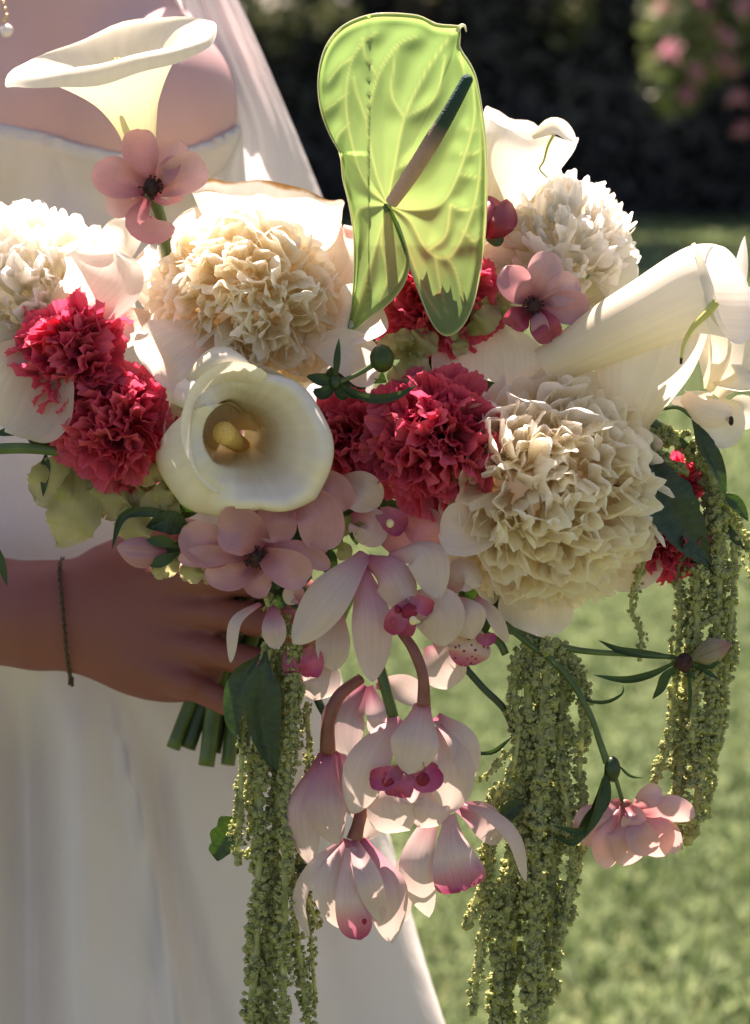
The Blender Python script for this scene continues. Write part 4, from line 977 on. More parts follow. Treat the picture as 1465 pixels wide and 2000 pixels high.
# ---- white lily at the far right
ly = Thing("lily", (1400, 760, -60), "bright white lily at the right edge, petals overexposed by the sun", "lily")
for j, (p, hw, kk) in enumerate([
    ([(1385, 760, -60), (1395, 690, -50), (1378, 600, -80)], 34, {}), ([(1395, 770, -60), (1440, 700, -40), (1480, 560, -60)], 62, {}), ([(1400, 745, -50), (1440, 750, -10), (1480, 730, -30)], 46, dict(n=(0, -.8, .6))),
    ([(1390, 770, -60), (1345, 790, -30), (1312, 782, -40)], 30, dict(n=(.2, -.8, .6))), ([(1400, 780, -50), (1410, 820, -10), (1390, 872, -20)], 48, {}), ([(1395, 640, -90), (1440, 560, -90), (1455, 460, -90)], 15, dict(tip=.9)),
    ([(1420, 790, -60), (1450, 800, -30), (1452, 840, -40)], 30, {})]):
    k = dict(cup=.35, tm=.5, base=.3, tip=.6, n=(0, -.2, 1), nu=15, nv=18, ruf=.08); k.update(kk)
    V, F, uv = blade(p, hw, seed=500 + j, **k); ly.part("petal", V, F, M['calla_white'], uv)
V, F, uv = blade([(1335, 770, -10), (1375, 800, 20), (1432, 805, 20)], 30, (0, -.2, 1), cup=-.7, tm=.6, base=.5, tip=.5, seed=520); ly.part("petal", V, F, M['peony_guard'], uv)
V, F, uv = ell((1428, 822, 22), (5, 9, 5), 10, 8, .08, 2); ly.part("stamen", V, F, M['anther'])
V, F, uv = tube([(1395, 790, -20), (1415, 812, 10), (1426, 822, 22)], 4, 7, 8); ly.part("filament", V, F, M['calla_white'])

# ---- green anthurium with its quilted spathe
at = Thing("anthurium", (757, 400, 70), "tall lime green anthurium with quilted heart-shaped spathe and slanting spadix", "anthurium")
outl = [(757, 392), (772, 425), (792, 478), (801, 520), (826, 590), (848, 636), (872, 656), (900, 640), (922, 600), (938, 530), (948, 450), (951, 360), (949, 280), (940, 205), (926, 140), (898, 92), (899, 66), (896, 52), (884, 50), (850, 46),
        (822, 32), (770, 26), (718, 30), (668, 52), (636, 92), (622, 150), (626, 210), (644, 262), (664, 300), (670, 350), (680, 390), (690, 450), (692, 520), (688, 590), (680, 650), (722, 620), (762, 590), (790, 552), (799, 512), (790, 470), (772, 422), (757, 392)]
O = spline(np.c_[np.array(outl, float), np.zeros(len(outl))], 320)[:, :2]
ctr = np.array([757., 404.])
nr = 64
tt = np.linspace(0, 1, nr) ** .85
Gp = ctr + (O[None] - ctr) * tt[:, None, None]
veins = [[(757, 400), (770, 330), (790, 230), (832, 140), (880, 70), (896, 56)], [(757, 400), (735, 340), (718, 240), (738, 150), (775, 90), (815, 70)], [(757, 400), (715, 360), (690, 290), (676, 200), (690, 110), (735, 62)],
         [(757, 400), (800, 410), (860, 398), (895, 340), (925, 240), (925, 160)], [(757, 400), (800, 430), (835, 490), (880, 500), (920, 420), (938, 330), (938, 220)], [(757, 400), (790, 470), (830, 570), (860, 620)],
         [(757, 400), (735, 480), (712, 560), (690, 630)], [(757, 400), (700, 410), (690, 470)], [(690, 110), (664, 130), (640, 160)], [(680, 180), (655, 200), (634, 215)], [(682, 240), (662, 262), (655, 280)], [(718, 240), (700, 190), (690, 150)],
         [(770, 330), (830, 300), (880, 235), (908, 170), (900, 110)], [(738, 150), (715, 110), (710, 75)], [(790, 230), (765, 180), (775, 90)], [(790, 230), (850, 190), (870, 110)], [(895, 340), (925, 345), (942, 350)], [(880, 400), (905, 410), (942, 400)],
         [(835, 490), (870, 460), (880, 400)], [(870, 500), (890, 530), (905, 600)], [(905, 450), (925, 470), (940, 460)], [(850, 500), (860, 560), (875, 620)], [(900, 300), (925, 300), (943, 290)], [(910, 250), (925, 255), (940, 250)], [(757, 400), (745, 470), (757, 540), (740, 590)]]
P = Gp.reshape(-1, 2); D = np.full(len(P), 1e9)
for v in veins:
    c = spline(np.c_[np.array(v, float), np.zeros(len(v))], 60)[:, :2]
    for a, b in zip(c[:-1], c[1:]):
        ab = b - a; s = np.clip(((P - a) @ ab) / (ab @ ab + 1e-9), 0, 1); D = np.minimum(D, np.linalg.norm(P - a - s[:, None] * ab, axis=1))
rim = (1 - tt)[:, None] * np.linalg.norm(O - ctr, axis=1)[None]; rim = rim.reshape(-1)
hgt = 14 * (1 - np.exp(-(D / 24) ** 1.25)) * np.clip(rim / 22, 0, 1)
hg = hgt.reshape(nr, -1)
for _ in range(5): hg[1:-1, 1:-1] = .2 * (hg[1:-1, 1:-1] + hg[:-2, 1:-1] + hg[2:, 1:-1] + hg[1:-1, :-2] + hg[1:-1, 2:])
hgt = hg.reshape(-1)
xx, yy2 = P[:, 0], P[:, 1]
bowl = -22 * ((xx - 800) / 150) ** 2 * np.where(xx < 720, 1.6, .6) + 16 * np.exp(-((rim - 2) / 7) ** 2) + np.where(yy2 > 480, (yy2 - 480) * .12, 0) - np.where((xx < 720) & (yy2 > 300), (720 - xx) * .5, 0)
att = np.exp(-(D / 2.4) ** 2) * .42 + np.exp(-(rim / 3.0)) * .85
V = np.c_[P, 60 + hgt * 1.0 + bowl]
M['anth'] = leafy("anthurium_spathe", [(0, (.31, .46, .18)), (1, (.21, .36, .13))], tr=.6, vein=.04, mottle=.14, bump=.1, rough=.22, spec=.55, attr=(.62, .72, .30), nscale=25, vs=(4, 4), trtint=(1.08, 1.12, .85))
at.part("spathe", V, grid_faces(nr, len(O)), M['anth'], np.stack([np.tile(np.linspace(0, 1, len(O)), nr), np.repeat(tt, len(O))], -1), np.clip(att, 0, 1))
V, F, uv = tube([(o[0], o[1], 60 + 2) for o in O[6:-6:3]], 1.6, 6, 200)
zr = 60 + 16 + (-22 * ((V[:, 0] - 800) / 150) ** 2 * np.where(V[:, 0] < 720, 1.6, .6)) + np.where(V[:, 1] > 480, (V[:, 1] - 480) * .12, 0) - np.where((V[:, 0] < 720) & (V[:, 1] > 300), (720 - V[:, 0]) * .5, 0)
V[:, 2] = V[:, 2] - 62 + zr - 3
M['rim'] = plain("spathe_rim", (.74, .78, .58), (.84, .86, .70), 50, rough=.25, tr=.6)
at.part("spathe_rim", V, F, M['rim'])
at.part("spathe_tip", *tube([(893, 62, 66), (899, 51, 68), (907, 50, 72), (911, 62, 76)], [5, 4, 2.8, 1.2], 8, 12)[:2], M['rim'])
def spadix_mat():
    m, t = newmat("anthurium_spadix"); L = t.links.new
    u = N(t, "ShaderNodeUVMap"); s = N(t, "ShaderNodeSeparateXYZ"); L(u.outputs[0], s.inputs[0])
    rp = N(t, "ShaderNodeValToRGB"); L(s.outputs['Y'], rp.inputs[0]); e = rp.color_ramp.elements
    e[0].position = 0; e[0].color = (.55, .36, .27, 1); e[1].position = 1; e[1].color = (.015, .06, .045, 1)
    a = e.new(.45); a.color = (.42, .27, .20, 1); a = e.new(.66); a.color = (.03, .06, .04, 1)
    pr = N(t, "ShaderNodeBsdfPrincipled"); L(rp.outputs[0], pr.inputs['Base Color']); pr.inputs['Roughness'].default_value = .8; pr.inputs['Specular IOR Level'].default_value = .2
    vo = N(t, "ShaderNodeTexVoronoi"); vo.inputs['Scale'].default_value = 900; tc = N(t, "ShaderNodeTexCoord"); L(tc.outputs['Object'], vo.inputs['Vector'])
    b = N(t, "ShaderNodeBump"); b.inputs['Strength'].default_value = .8; b.inputs['Distance'].default_value = .0006; L(vo.outputs['Distance'], b.inputs['Height']); L(b.outputs[0], pr.inputs['Normal'])
    o = N(t, "ShaderNodeOutputMaterial"); L(pr.outputs[0], o.inputs[0]); return m
sp_pts = [(765, 396, 78), (800, 345, 110), (838, 285, 140), (880, 215, 165), (912, 156, 175)]
V, F, uv = tube(sp_pts, [13, 16, 17, 14.5, 12], 16, 40, False); V2, F2, _ = ell((912, 156, 175), (12, 12, 12), 16, 9)
Vm, Fm, um = merge([(V, F, uv), (V2, F2, np.tile([[0, 1.]], (len(V2), 1)))]); at.part("spadix", Vm, Fm, spadix_mat(), um)
V, F, uv = tube([(757, 402, 62), (748, 440, 20), (738, 500, -10), (730, 620, -60), (700, 760, -110)], [8, 12, 12, 12, 12], 10, 20); at.part("stem", V, F, M['stem'])

# ---- dusty pink blooms
GK = "dusty pink blooms in the bouquet"
def bloom(root, petals, label, mat='pink', centre=None, cr=14, group=GK, name="pink_flower", cat="flower", seed=0, extra=(), **kk):
    t = Thing(name, root, label, cat, group)
    for j, g in enumerate(petals):
        k = dict(cup=.3, tm=.6, base=.3, tip=.5, ruf=.08, freq=1.4, n=(0, 0, 1), nu=15, nv=18, wav=.06); k.update(kk); k.update(g[2] if len(g) > 2 else {})
        mm = k.pop('mat', mat)
        V, F, uv = blade(g[0], g[1], seed=seed + j, **k); t.part("petal", V, F, M[mm], uv)
    if centre is not None:
        r = np.random.default_rng(seed); c = np.array(centre, float)
        t.part("flower_centre", *ell(centre, (cr, cr * 1.2, cr), 14, 10, .12, seed)[:2], M['anther'])
        st = []
        for i in range(14):
            a = r.uniform(0, 6.28); e = c + np.array([math.cos(a) * cr * 1.5, math.sin(a) * cr * 1.5, cr * .8]); st.append(tube([tuple(c), tuple(e)], 1.2, 5, 3)); st.append(ell(e, (2.6, 2.6, 2.6), 6, 5))
        V, F, _ = merge(st); t.part("stamens" if False else "stamen_ring", V, F, M['anther'])
    return t
b1 = bloom((300, 385, 60), [([(290, 360, 80), (276, 305, 92), (268, 252, 78)], 36, dict(tip=.32, cup=.1, base=.35)), ([(285, 372, 80), (230, 350, 100), (190, 318, 85)], 40), ([(300, 370, 70), (330, 320, 60), (352, 272, 70)], 40, dict(mat='palepink', cup=.5)),
      ([(302, 376, 80), (350, 345, 100), (400, 320, 80)], 40, dict(mat='palepink', cup=.5)), ([(292, 385, 90), (325, 400, 105), (357, 384, 95)], 17, dict(n=(0, -.9, .4))), ([(285, 385, 60), (240, 395, 62), (206, 402, 50)], 30, dict(mat='palepink')),
      ([(288, 390, 80), (270, 430, 90), (300, 452, 88), (342, 444, 84)], 28, dict(tm=.4)), ([(306, 372, 84), (322, 345, 110), (345, 305, 100)], 20)],
      "open dusty pink flower with dark centre in front of the tall top left calla", centre=(294, 366, 92), cr=15, seed=600)
b1.part("stem", *tube([(294, 376, 70), (312, 420, 50), (324, 470, 10), (335, 540, -40)], 13, 10, 14)[:2], M['stem'])
bloom((1045, 600, 20), [([(1040, 592, 20), (1010, 560, 50), (990, 518, 40)], 34, dict(tip=.8)), ([(1046, 585, 20), (1060, 540, 40), (1078, 492, 30)], 34, dict(mat='palepink')), ([(1052, 590, 20), (1090, 570, 40), (1128, 548, 20)], 32, dict(mat='palepink')),
      ([(1050, 600, 20), (1105, 600, 40), (1150, 605, 20)], 34), ([(1045, 605, 25), (1065, 640, 60), (1082, 662, 40)], 30, dict(mat='deeppink')), ([(1035, 605, 20), (1010, 625, 40), (1000, 640, 30)], 26, dict(mat='deeppink')), ([(1042, 605, 30), (1052, 625, 60), (1058, 660, 50)], 18)],
      "pink flower with brown centre beside the largest calla, under the sunlit peony", centre=(1042, 598, 40), cr=13, seed=620)
b3 = Thing("rose_bud", (965, 470, -60), "dark pink rosebud right of the anthurium against the white calla", "rosebud", GK)
for j, (p, hw) in enumerate([([(955, 470, -60), (962, 430, -30), (955, 382, -60)], 34), ([(968, 470, -60), (985, 430, -35), (990, 388, -60)], 26), ([(955, 472, -50), (975, 440, -15), (988, 396, -40)], 30), ([(950, 468, -60), (945, 430, -20), (962, 392, -40)], 26)]):
    V, F, uv = blade(p, hw, cup=-.6, tm=.5, base=.4, tip=.5, seed=640 + j); b3.part("petal", V, F, M['deeppink'], uv)
V, F, uv = blade([(950, 468, -40), (970, 474, -30), (985, 466, -30)], 8, tip=1, seed=650); b3.part("sepal", V, F, M['sepal'], uv)
# cluster under the front calla
bloom((505, 1085, 70), [([(520, 1070, 90), (475, 1040, 150), (425, 1030, 140)], 47, dict(cup=.45)), ([(480, 1080, 80), (410, 1070, 110), (358, 1030, 100)], 42), ([(490, 1090, 90), (420, 1085, 120), (348, 1092, 105)], 22, dict(cup=.2)),
      ([(500, 1095, 80), (460, 1125, 100), (400, 1115, 90)], 30), ([(508, 1080, 100), (550, 1105, 150), (605, 1128, 130)], 38, dict(mat='pink', cup=.35)), ([(515, 1070, 90), (580, 1075, 120), (645, 1108, 100)], 22, dict(cup=.3)), ([(500, 1100, 70), (505, 1130, 90), (530, 1140, 80)], 36)],
      "big dusty pink bloom right under the front calla, seen from the side", centre=(500, 1090, 110), cr=15, seed=660)
bloom((585, 975, 70), [([(560, 960, 70), (620, 1000, 130), (632, 1075, 110)], 46, dict(cup=.4)), ([(580, 960, 60), (640, 950, 110), (680, 995, 90)], 34), ([(560, 970, 70), (540, 1010, 110), (548, 1060, 100)], 40), ([(590, 1000, 60), (620, 1050, 80), (600, 1075, 70)], 30)],
      "folded pink bloom at the lower right rim of the front calla", seed=680)
# hanging pink rose at the lower right
h = bloom((1222, 1572, 20), [([(1215, 1568, 20), (1170, 1610, 45), (1140, 1652, 20)], 46, dict(cup=-.4)), ([(1220, 1572, 20), (1190, 1640, 60), (1182, 1698, 30)], 32, dict(cup=-.4)), ([(1225, 1572, 30), (1228, 1630, 70), (1215, 1690, 40)], 46, dict(cup=-.35)),
      ([(1235, 1580, 20), (1275, 1630, 50), (1300, 1672, 20)], 40, dict(cup=-.3)), ([(1240, 1578, 30), (1262, 1560, 60), (1292, 1540, 40)], 24, dict(tip=.9)), ([(1245, 1590, 30), (1300, 1580, 50), (1358, 1592, 30)], 27, dict(cup=-.3)),
      ([(1235, 1590, 50), (1250, 1630, 80), (1275, 1665, 60)], 30), ([(1262, 1598, 20), (1300, 1620, 30), (1318, 1668, 10)], 24, dict(mat='palepink')), ([(1228, 1575, 40), (1240, 1600, 70), (1222, 1622, 60)], 24)],
      "pale pink rose hanging head down from a thin curved stem", mat='palepink', seed=700, n=(0, .2, 1))
h.part("stem", *tube([(985, 1218, 10), (1035, 1258, 20), (1100, 1310, 30), (1150, 1390, 30), (1172, 1450, 30), (1186, 1490, 30)], [7, 7, 7, 6.5, 6, 8], 9, 40)[:2], M['stem'])
h.part("seed_capsule", *ell((1196, 1502, 30), (16, 25, 15), 14, 12, .02, 4)[:2], M['stem_dark'])
h.part("stalk", *tube([(1202, 1518, 30), (1210, 1545, 28), (1218, 1570, 24)], [4.5, 4, 5], 8, 10)[:2], M['stem'])
h.part("calyx", *ell((1222, 1572, 26), (12, 11, 11), 10, 8, .08, 5)[:2], M['stem_red'])
for j, (p, w) in enumerate([([(1184, 1495, 32), (1182, 1560, 45), (1150, 1600, 50), (1120, 1645, 45), (1080, 1632, 40)], 13), ([(1178, 1520, 32), (1165, 1570, 50), (1140, 1622, 55), (1075, 1612, 50)], 9), ([(1186, 1500, 34), (1170, 1580, 60), (1140, 1640, 60)], 12), ([(1205, 1492, 30), (1230, 1515, 34), (1258, 1520, 34)], 3)]):
    V, F, uv = blade(p, w, (.5, 0, 1), cup=.2, tm=.4, base=.3, tip=1.0, fold=.3, nv=24, seed=720 + j); h.part("sepal", V, F, M['sepal'], uv)
# spent star calyx with a closed bud at the right
s1 = Thing("rose_bud", (1330, 1293, 0), "closed green-pink bud on a star of narrow sepals, stem crossing the lawn at right", "rosebud", GK)
s1.part("stem", *tube([(960, 1215, 0), (1050, 1250, 0), (1130, 1270, 0), (1230, 1278, 5), (1310, 1283, 5)], [8, 7.5, 6.5, 5.5, 5], 9, 34)[:2], M['stem'])
s1.part("receptacle", *ell((1336, 1294, 8), (18, 19, 16), 14, 10, .05, 6)[:2], M['anther'])
for j, (p, w) in enumerate([([(1320, 1284, 6), (1260, 1278, 12), (1210, 1270, 10), (1168, 1250, 0)], 9), ([(1318, 1294, 6), (1270, 1318, 12), (1220, 1328, 12), (1158, 1318, 0)], 8), ([(1322, 1302, 6), (1300, 1322, 14), (1290, 1345, 8), (1274, 1366, 0)], 10), ([(1345, 1300, 6), (1370, 1306, 12), (1405, 1328, 6)], 6),
                            ([(1342, 1306, 8), (1348, 1350, 14), (1345, 1410, 4)], 4), ([(1350, 1290, 8), (1390, 1302, 20), (1408, 1270, 22)], 5), ([(1340, 1308, 8), (1352, 1320, 14), (1358, 1328, 8)], 6)]):
    V, F, uv = blade(p, w, (.2, -.3, 1), cup=.2, tm=.45, base=.4, tip=1.0, fold=.3, nv=24, seed=740 + j); s1.part("sepal", V, F, M['sepal'], uv)
M['bud'] = leafy("bud_petal", [(0, (.20, .20, .09)), (.6, (.36, .30, .20)), (1, (.45, .16, .16))], tr=.25, vein=.3, mottle=.2)
for j, (a, w) in enumerate([(0, 24), (-9, 17), (9, 16)]):
    V, F, uv = blade([(1352, 1288, 12), (1390, 1272 + a, 28), (1430, 1258, 12)], w, (0, 0, 1), cup=-.6, tm=.4, base=.4, tip=.9, seed=760 + j); s1.part("petal", V, F, M['bud'], uv)
# bud at left under the carnations
s2 = Thing("rose_bud", (320, 1070, 90), "small brownish pink closed bud above the wrist, left of the pink blooms", "rosebud", GK)
for j, (a, w) in enumerate([(0, 27), (-10, 20), (12, 20)]):
    V, F, uv = blade([(325, 1075, 100), (275, 1078 + a, 118), (228, 1068, 100)], w, (0, 0, 1), cup=-.6, tm=.45, base=.5, tip=.7, seed=770 + j); s2.part("petal", V, F, M['pink'], uv)
for j, p in enumerate([[(350, 1070, 90), (320, 1058, 110), (285, 1055, 115)], [(350, 1080, 90), (318, 1095, 108), (290, 1105, 105)]]):
    V, F, uv = blade(p, 12, (0, 0, 1), tip=1, seed=780 + j); s2.part("sepal", V, F, M['sepal'], uv)
# green round bud and star calyx over the small carnation
s3 = Thing("green_bud", (655, 745, 110), "round green bud on a short stalk with a star calyx above the small carnation", "bud")
s3.part("bud", *ell((746, 700, 120), (24, 27, 22), 18, 12, .02, 8)[:2], M['sepal'])
s3.part("stalk", *tube([(660, 748, 110), (700, 730, 116), (730, 712, 120)], [5, 4.5, 6], 8, 10)[:2], M['stem'])
s3.part("receptacle", *ell((655, 746, 110), (13, 14, 12), 12, 8, .06, 9)[:2], M['stem_dark'])
for j, (p, w) in enumerate([([(655, 742, 112), (658, 705, 120), (662, 660, 112)], 7), ([(650, 746, 112), (625, 740, 122), (598, 736, 118)], 11), ([(650, 752, 112), (630, 765, 120), (612, 760, 112)], 10), ([(665, 752, 112), (720, 778, 130), (770, 775, 135), (815, 752, 125)], 10), ([(660, 755, 112), (690, 770, 120), (715, 775, 115)], 10), ([(652, 756, 110), (668, 775, 112), (682, 768, 110)], 8)]):
    V, F, uv = blade(p, w, (.1, -.3, 1), cup=.2, tm=.45, base=.4, tip=1.0, fold=.35, nv=22, seed=790 + j); s3.part("sepal", V, F, M['sepal'], uv)

# ---- pale green hydrangea florets
GH = "pale green hydrangea florets between the flowers"
def floret(c, petals, label, seed):
    bloom(c, petals, label, mat='hydrangea', seed=seed, group=GH, name="hydrangea_floret", cat="hydrangea", ruf=.34, freq=2.6, cup=.15, jag=.25)
floret((150, 930, -10), [([(150, 890, -10), (110, 930, 20), (72, 980, 0)], 44), ([(160, 900, 0), (150, 990, 30), (112, 1066, 0)], 50, dict(tip=.8)), ([(170, 900, -10), (200, 950, 20), (190, 985, 0)], 30)], "large wilted pale green floret at lower left, below the carnations", 800)
floret((270, 960, 0), [([(290, 950, 0), (235, 960, 30), (205, 1010, 10)], 46), ([(290, 970, 10), (265, 1020, 30), (250, 1060, 10)], 36), ([(300, 940, 10), (290, 965, 30), (270, 985, 20)], 28)], "rounded greenish floret left of the front calla's base", 810)
floret((330, 960, 30), [([(340, 930, 40), (300, 925, 60), (275, 945, 50)], 20), ([(340, 950, 40), (300, 985, 60), (290, 1010, 50)], 24), ([(345, 960, 40), (330, 1000, 60), (345, 1030, 50)], 22), ([(330, 940, 50), (315, 960, 70), (335, 985, 60)], 18)], "crinkled green floret touching the front calla's left side", 820)
floret((350, 1085, 40), [([(350, 1075, 50), (330, 1100, 70), (325, 1128, 60)], 22), ([(300, 1085, 50), (310, 1105, 60), (318, 1130, 50)], 16), ([(345, 1060, 60), (325, 1075, 80), (310, 1090, 70)], 16)], "small pale green floret under the closed left bud", 830)
floret((400, 1110, 30), [([(390, 1090, 40), (375, 1115, 60), (372, 1138, 50)], 22), ([(410, 1090, 40), (415, 1120, 60), (418, 1142, 50)], 20), ([(430, 1100, 40), (440, 1125, 50), (432, 1140, 40)], 14)], "small pale green floret below the big pink bloom, over the hand", 840)
floret((800, 690, -20), [([(800, 690, -20), (770, 680, 10), (755, 655, 0)], 26), ([(800, 690, -10), (825, 670, 20), (842, 648, 0)], 30), ([(800, 695, -10), (790, 730, 20), (760, 745, 0)], 26), ([(805, 690, 0), (820, 710, 20), (835, 700, 10)], 22), ([(795, 685, 0), (790, 665, 20), (800, 650, 10)], 20)], "beige green floret above the largest carnation", 850)
floret((915, 650, -20), [([(905, 650, -20), (900, 670, 10), (898, 695, 0)], 16), ([(910, 650, -10), (945, 630, 20), (965, 600, 0)], 24), ([(905, 655, -10), (890, 650, 15), (885, 640, 10)], 14), ([(920, 650, -20), (950, 612, 0), (985, 590, -10)], 26)], "yellow green floret between the anthurium lobe and the pink flower", 860)
floret((980, 590, -30), [([(960, 600, -30), (985, 580, 0), (1008, 560, -10)], 18), ([(965, 610, -20), (995, 612, 10), (1015, 620, 0)], 16)], "little lime floret left of the pink flower by the largest calla", 870)
floret((650, 1030, 20), [([(690, 1010, 30), (670, 1025, 60), (650, 1045, 50)], 20), ([(690, 1040, 30), (700, 1030, 50), (715, 1050, 40)], 14), ([(660, 1060, 20), (675, 1075, 40), (660, 1090, 30)], 14)], "tiny pale floret between the pink bloom and the dark orchid", 880)

# ---- orchids
GO = "pink and cream orchids trailing down the bouquet"
def orchid(base, petals, label, seed, lips=(), stem=None, stem_m='stem_red', throat=(), col=None, sr=11):
    t = bloom(base, petals, label, mat='orchid', seed=seed, group=GO, name="orchid", cat="orchid", cup=.22, tm=.54, base=.35, tip=.68, ruf=.03, wav=.04)
    for j, g in enumerate(lips):
        k = dict(cup=.4, tm=.6, base=.4, tip=.5, ruf=.18, freq=2.5, n=(0, 0, 1), nu=17, nv=18); k.update(g[2] if len(g) > 2 else {}); mm = k.pop('mat', 'lip')
        V, F, uv = blade(g[0], g[1], seed=seed + 50 + j, **k); lp = t.part("lip", V, F, M[mm], uv)
    for c, r in throat: t.part("throat", *ell(c, r, 12, 9, .05, seed)[:2], M['throat'])
    if col: t.part("column", *ell(col, (8, 9, 9), 12, 9)[:2], M['column'])
    if stem: t.part("pedicel", *tube(stem, [sr * .85, sr, sr, sr * 1.25], 10, 22)[:2], M[stem_m])
    return t
CR = dict(mat='orchid_crease')
orchid((705, 1085, 80), [([(715, 1080, 90), (650, 1150, 150), (572, 1258, 130)], 46, dict(n=(-.3, -.2, 1), cup=-.25)), ([(702, 1100, 95), (725, 1200, 150), (728, 1332, 130)], 40, dict(cup=-.3, mat='orchid_crease')), ([(758, 1085, 90), (830, 1075, 150), (858, 1170, 150)], 44, dict(n=(.3, -.6, 1), cup=-.3, mat='orchid')),
       ([(712, 1092, 90), (760, 1120, 150), (800, 1195, 150)], 40, dict(cup=-.5, mat='orchid_crease')), ([(790, 1180, 110), (850, 1190, 140), (872, 1262, 120)], 52, dict(cup=-.25)), ([(660, 1190, 60), (650, 1260, 80), (655, 1310, 70)], 34)],
       "uppermost large orchid with purple-red lip, left of the big peony", 900,
       lips=[([(800, 1175, 150), (780, 1200, 178), (762, 1238, 165)], 22), ([(800, 1172, 150), (822, 1180, 180), (845, 1192, 165)], 18), ([(790, 1185, 150), (790, 1215, 170), (785, 1240, 155)], 24)], throat=[((776, 1190, 178), (9, 8, 6)), ((800, 1194, 180), (17, 15, 8))], col=(807, 1212, 188))
orchid((880, 1180, 40), [([(872, 1160, 60), (905, 1118, 90), (942, 1140, 80)], 36, dict(n=(.2, -.5, 1), cup=-.3)), ([(880, 1170, 60), (905, 1200, 110), (925, 1248, 90)], 42, dict(cup=-.2)), ([(930, 1165, 50), (962, 1200, 70), (992, 1256, 50)], 15), ([(840, 1260, 30), (865, 1300, 50), (880, 1345, 30)], 44, dict(mat='orchid'))],
       "orchid with red-spotted yellow lip under the left edge of the big peony", 930, lips=[([(900, 1228, 60), (915, 1262, 90), (905, 1300, 80)], 44, dict(mat='lip_spot', cup=.1, tm=.45, n=(.3, -.4, 1))), ([(925, 1240, 70), (950, 1250, 95), (968, 1240, 90)], 12)])
orchid((600, 1260, 30), [([(640, 1225, 50), (652, 1260, 70), (650, 1305, 60)], 30), ([(590, 1290, 20), (615, 1325, 50), (612, 1368, 40)], 50, dict(cup=-.15)), ([(508, 1178, 80), (458, 1215, 110), (450, 1295, 100)], 14, dict(n=(-.6, 0, 1), cup=-.3)), ([(532, 1185, 80), (535, 1225, 110), (538, 1268, 100)], 24, CR), ([(590, 1180, 60), (575, 1160, 80), (560, 1180, 70)], 20, CR)],
       "orchid half hidden left of the uppermost one, over the fingertips", 950, lips=[([(600, 1265, 50), (610, 1290, 80), (600, 1322, 70)], 24, dict(ruf=.3)), ([(560, 1270, 60), (566, 1300, 80), (570, 1320, 70)], 14)])
orchid((770, 990, 20), [([(690, 1000, 30), (720, 1030, 60), (700, 1060, 50)], 40, CR), ([(780, 1000, 20), (830, 1030, 50), (860, 1070, 40)], 40, dict(mat='pink')), ([(660, 940, 40), (705, 960, 80), (740, 990, 60)], 40, {}), ([(730, 1040, 10), (790, 1060, 30), (840, 1060, 20)], 30, dict(mat='pink'))],
       "shaded orchid with dark crimson lip below the largest carnation", 970, lips=[([(740, 1000, 60), (765, 1015, 85), (790, 1035, 75)], 26, dict(mat='lip'))], col=(762, 1022, 98))
orchid((700, 1330, 20), [([(715, 1340, 30), (672, 1400, 60), (680, 1475, 60)], 44, dict(mat='orchid_crease', cup=-.2)), ([(722, 1340, 40), (735, 1400, 70), (722, 1430, 60)], 20, CR), ([(735, 1335, 20), (790, 1345, 30), (835, 1375, 20)], 28)],
       "orchid seen from behind in the middle of the trailing stem", 990)
orchid((800, 1400, 70), [([(775, 1400, 70), (720, 1480, 130), (688, 1590, 110)], 46, dict(mat='orchid', n=(-.3, 0, 1), cup=-.3)), ([(850, 1400, 60), (900, 1450, 90), (918, 1530, 60)], 34, dict(n=(.6, 0, 1))), ([(850, 1420, 70), (885, 1500, 100), (875, 1590, 80)], 42, {}),
       ([(780, 1520, 80), (770, 1575, 110), (800, 1622, 90)], 56, dict(cup=-.35)), ([(830, 1520, 70), (830, 1580, 100), (815, 1615, 80)], 50, dict(cup=-.35)), ([(826, 1372, 120), (812, 1440, 180), (796, 1512, 165)], 48, dict(cup=-.35, tip=.6, n=(0, -.3, 1)))],
       "central orchid with a pale hood over a two-eyed magenta lip", 1010, lips=[([(790, 1500, 130), (755, 1520, 160), (722, 1520, 145)], 24), ([(800, 1500, 130), (830, 1520, 160), (856, 1500, 145)], 30), ([(790, 1500, 130), (780, 1530, 158), (775, 1556, 145)], 30)],
       throat=[((757, 1527, 162), (12, 9, 6)), ((826, 1522, 164), (13, 13, 6))], stem=[(784, 1235, 110), (808, 1270, 130), (826, 1320, 135), (828, 1378, 128)])
orchid((645, 1465, 40), [([(632, 1470, 50), (588, 1580, 100), (604, 1690, 80)], 38, dict(mat='orchid_crease', n=(-.5, 0, 1), cup=-.3)), ([(650, 1470, 60), (640, 1560, 120), (662, 1650, 100)], 42, dict(mat='orchid_crease', n=(.3, 0, 1), cup=-.4)), ([(655, 1470, 40), (690, 1540, 60), (700, 1600, 50)], 34, CR)],
       "drooping orchid at left of the trail, closed, seen from its back", 1040, stem=[(705, 1325, 60), (662, 1360, 80), (642, 1410, 80), (640, 1470, 65)], sr=13)
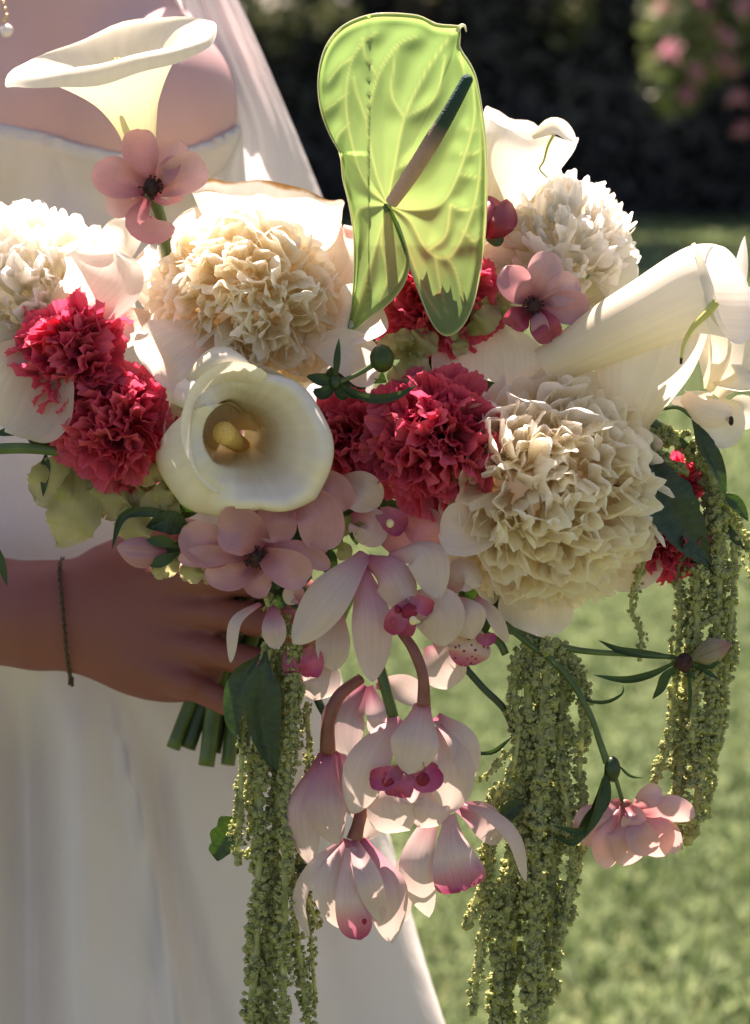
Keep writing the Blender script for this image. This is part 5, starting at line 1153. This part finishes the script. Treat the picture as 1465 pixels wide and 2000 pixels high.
orchid((692, 1640, 60), [([(680, 1640, 60), (645, 1730, 110), (668, 1815, 90)], 34, dict(cup=-.2)), ([(705, 1640, 70), (760, 1730, 130), (765, 1842, 100)], 44, dict(mat='orchid_crease', n=(.4, 0, 1), cup=-.4)), ([(690, 1640, 80), (720, 1720, 140), (745, 1800, 120)], 26, {}), ([(672, 1642, 60), (615, 1690, 90), (586, 1760, 80), (604, 1832, 70)], 15, dict(n=(-.4, .3, 1), cup=.3)), ([(715, 1560, 10), (728, 1590, 20), (715, 1640, 10)], 26, {})],
       "lowest orchid with a magenta tongue hanging between two long petals", 1060, lips=[([(688, 1655, 95), (684, 1750, 140), (702, 1836, 125)], 34, dict(mat='lip_pale', cup=-.3, tm=.8, ruf=.1))], stem=[(712, 1560, 60), (706, 1585, 70), (700, 1610, 75), (692, 1640, 72)], sr=13, throat=[((712, 1800, 146), (5, 6, 3))])
orchid((865, 1570, 40), [([(850, 1580, 50), (812, 1690, 100), (838, 1792, 70)], 36, dict(mat='orchid', cup=-.3, n=(-.2, 0, 1))), ([(840, 1600, 40), (790, 1710, 60), (792, 1800, 50)], 22, {}), ([(895, 1575, 50), (945, 1600, 80), (970, 1650, 60)], 32, dict(mat='orchid_crease')), ([(890, 1565, 70), (960, 1590, 110), (1008, 1640, 110), (1028, 1722, 90)], 19, dict(n=(.4, -.5, .8), cup=-.3)), ([(870, 1550, 40), (860, 1520, 60), (880, 1480, 40)], 20, {})],
       "right-hand low orchid with a fanned pink-edged lip and a long curled petal", 1080, lips=[([(878, 1590, 80), (885, 1665, 120), (905, 1740, 120)], 52, dict(mat='lip_pale', cup=-.2, tm=.86, base=.25, ruf=.12, tip=.4))])

# ---- stems
GS = "flower stems bound together in the hand"
for j, (p, r_, lab) in enumerate([
    ([(470, 1100, -250), (400, 1300, -330), (338, 1462, -320)], 15, "leftmost cut green stem under the hand"), ([(490, 1100, -260), (420, 1310, -330), (368, 1462, -320)], 15, "second cut stem from the left under the hand"),
    ([(500, 1100, -240), (430, 1320, -310), (403, 1496, -300)], 17, "longest cut stem under the little finger"), ([(520, 1100, -270), (450, 1300, -340), (418, 1470, -335)], 15, "dark cut stem just right of the longest one"),
    ([(540, 1100, -260), (470, 1320, -330), (445, 1494, -315)], 15, "cut stem beside the thin amaranth tassel"), ([(560, 1100, -280), (500, 1300, -360), (470, 1474, -350)], 16, "rear cut stem behind the amaranth tassel"),
    ([(690, 1150, -260), (600, 1300, -340), (350, 1440, -380)], 13, "thin stem furthest back in the bundle")]):
    solo("flower_stem", *tube(p, [r_, r_, r_ * .95], 12, 24)[:2], M['stem_dark' if j % 2 else 'stem'], lab, "stem", GS)
solo("flower_stem", *tube([(600, 1300, 0), (622, 1370, 20), (660, 1440, 20), (655, 1480, 0)], 8, 8, 24)[:2], M['stem_dark'], "dark stem left of the drooping orchid's red stalk", "stem", GS)
solo("flower_stem", *tube([(735, 1280, 60), (752, 1340, 70), (768, 1400, 60)], 11, 8, 14)[:2], M['stem'], "straight green stem between the two curved red orchid stalks", "stem", GS)
solo("flower_stem", *tube([(905, 1300, 20), (945, 1345, 20), (985, 1385, 10), (1005, 1430, 0)], 7, 8, 14)[:2], M['stem_dark'], "dark stem running from the spotted orchid to the middle amaranth", "stem", GS)
solo("flower_stem", *tube([(-40, 878, 60), (60, 876, 80), (150, 890, 60), (200, 910, 20)], [11, 11, 9, 8], 10, 22)[:2], M['stem'], "green stem entering from the left edge under the carnations", "stem", GS)
solo("flower_stem", *tube([(950, 1240, -10), (975, 1255, 0), (988, 1278, 0)], 8, 8, 10)[:2], M['stem'], "short cut stem below the big peony", "stem", GS)
solo("flower_stem", *tube([(1240, 800, -60), (1310, 850, -50), (1370, 890, -50)], 10, 8, 10)[:2], M['stem'], "pale green stem carrying the right amaranth", "stem", GS)
for j, (p, w, lab) in enumerate([([(1000, 1440, 20), (960, 1470, 30), (912, 1470, 20)], 5, "thin curled dark leaf left of the middle amaranth"), ([(1120, 1365, 20), (1180, 1372, 30), (1215, 1355, 30), (1216, 1335, 20)], 4, "thin tendril leaf curling right of the middle amaranth"), ([(-10, 1060, 120), (2, 1100, 125), (14, 1146, 120)], 9, "tip of a green leaf at the left edge over the forearm")]):
    V, F, uv = blade(p, w, (.2, -.4, 1), tip=1, fold=.3, tm=.4, seed=1200 + j)
    solo("leaf_tip", V, F, M['sepal'], lab, "leaf", uv=uv)
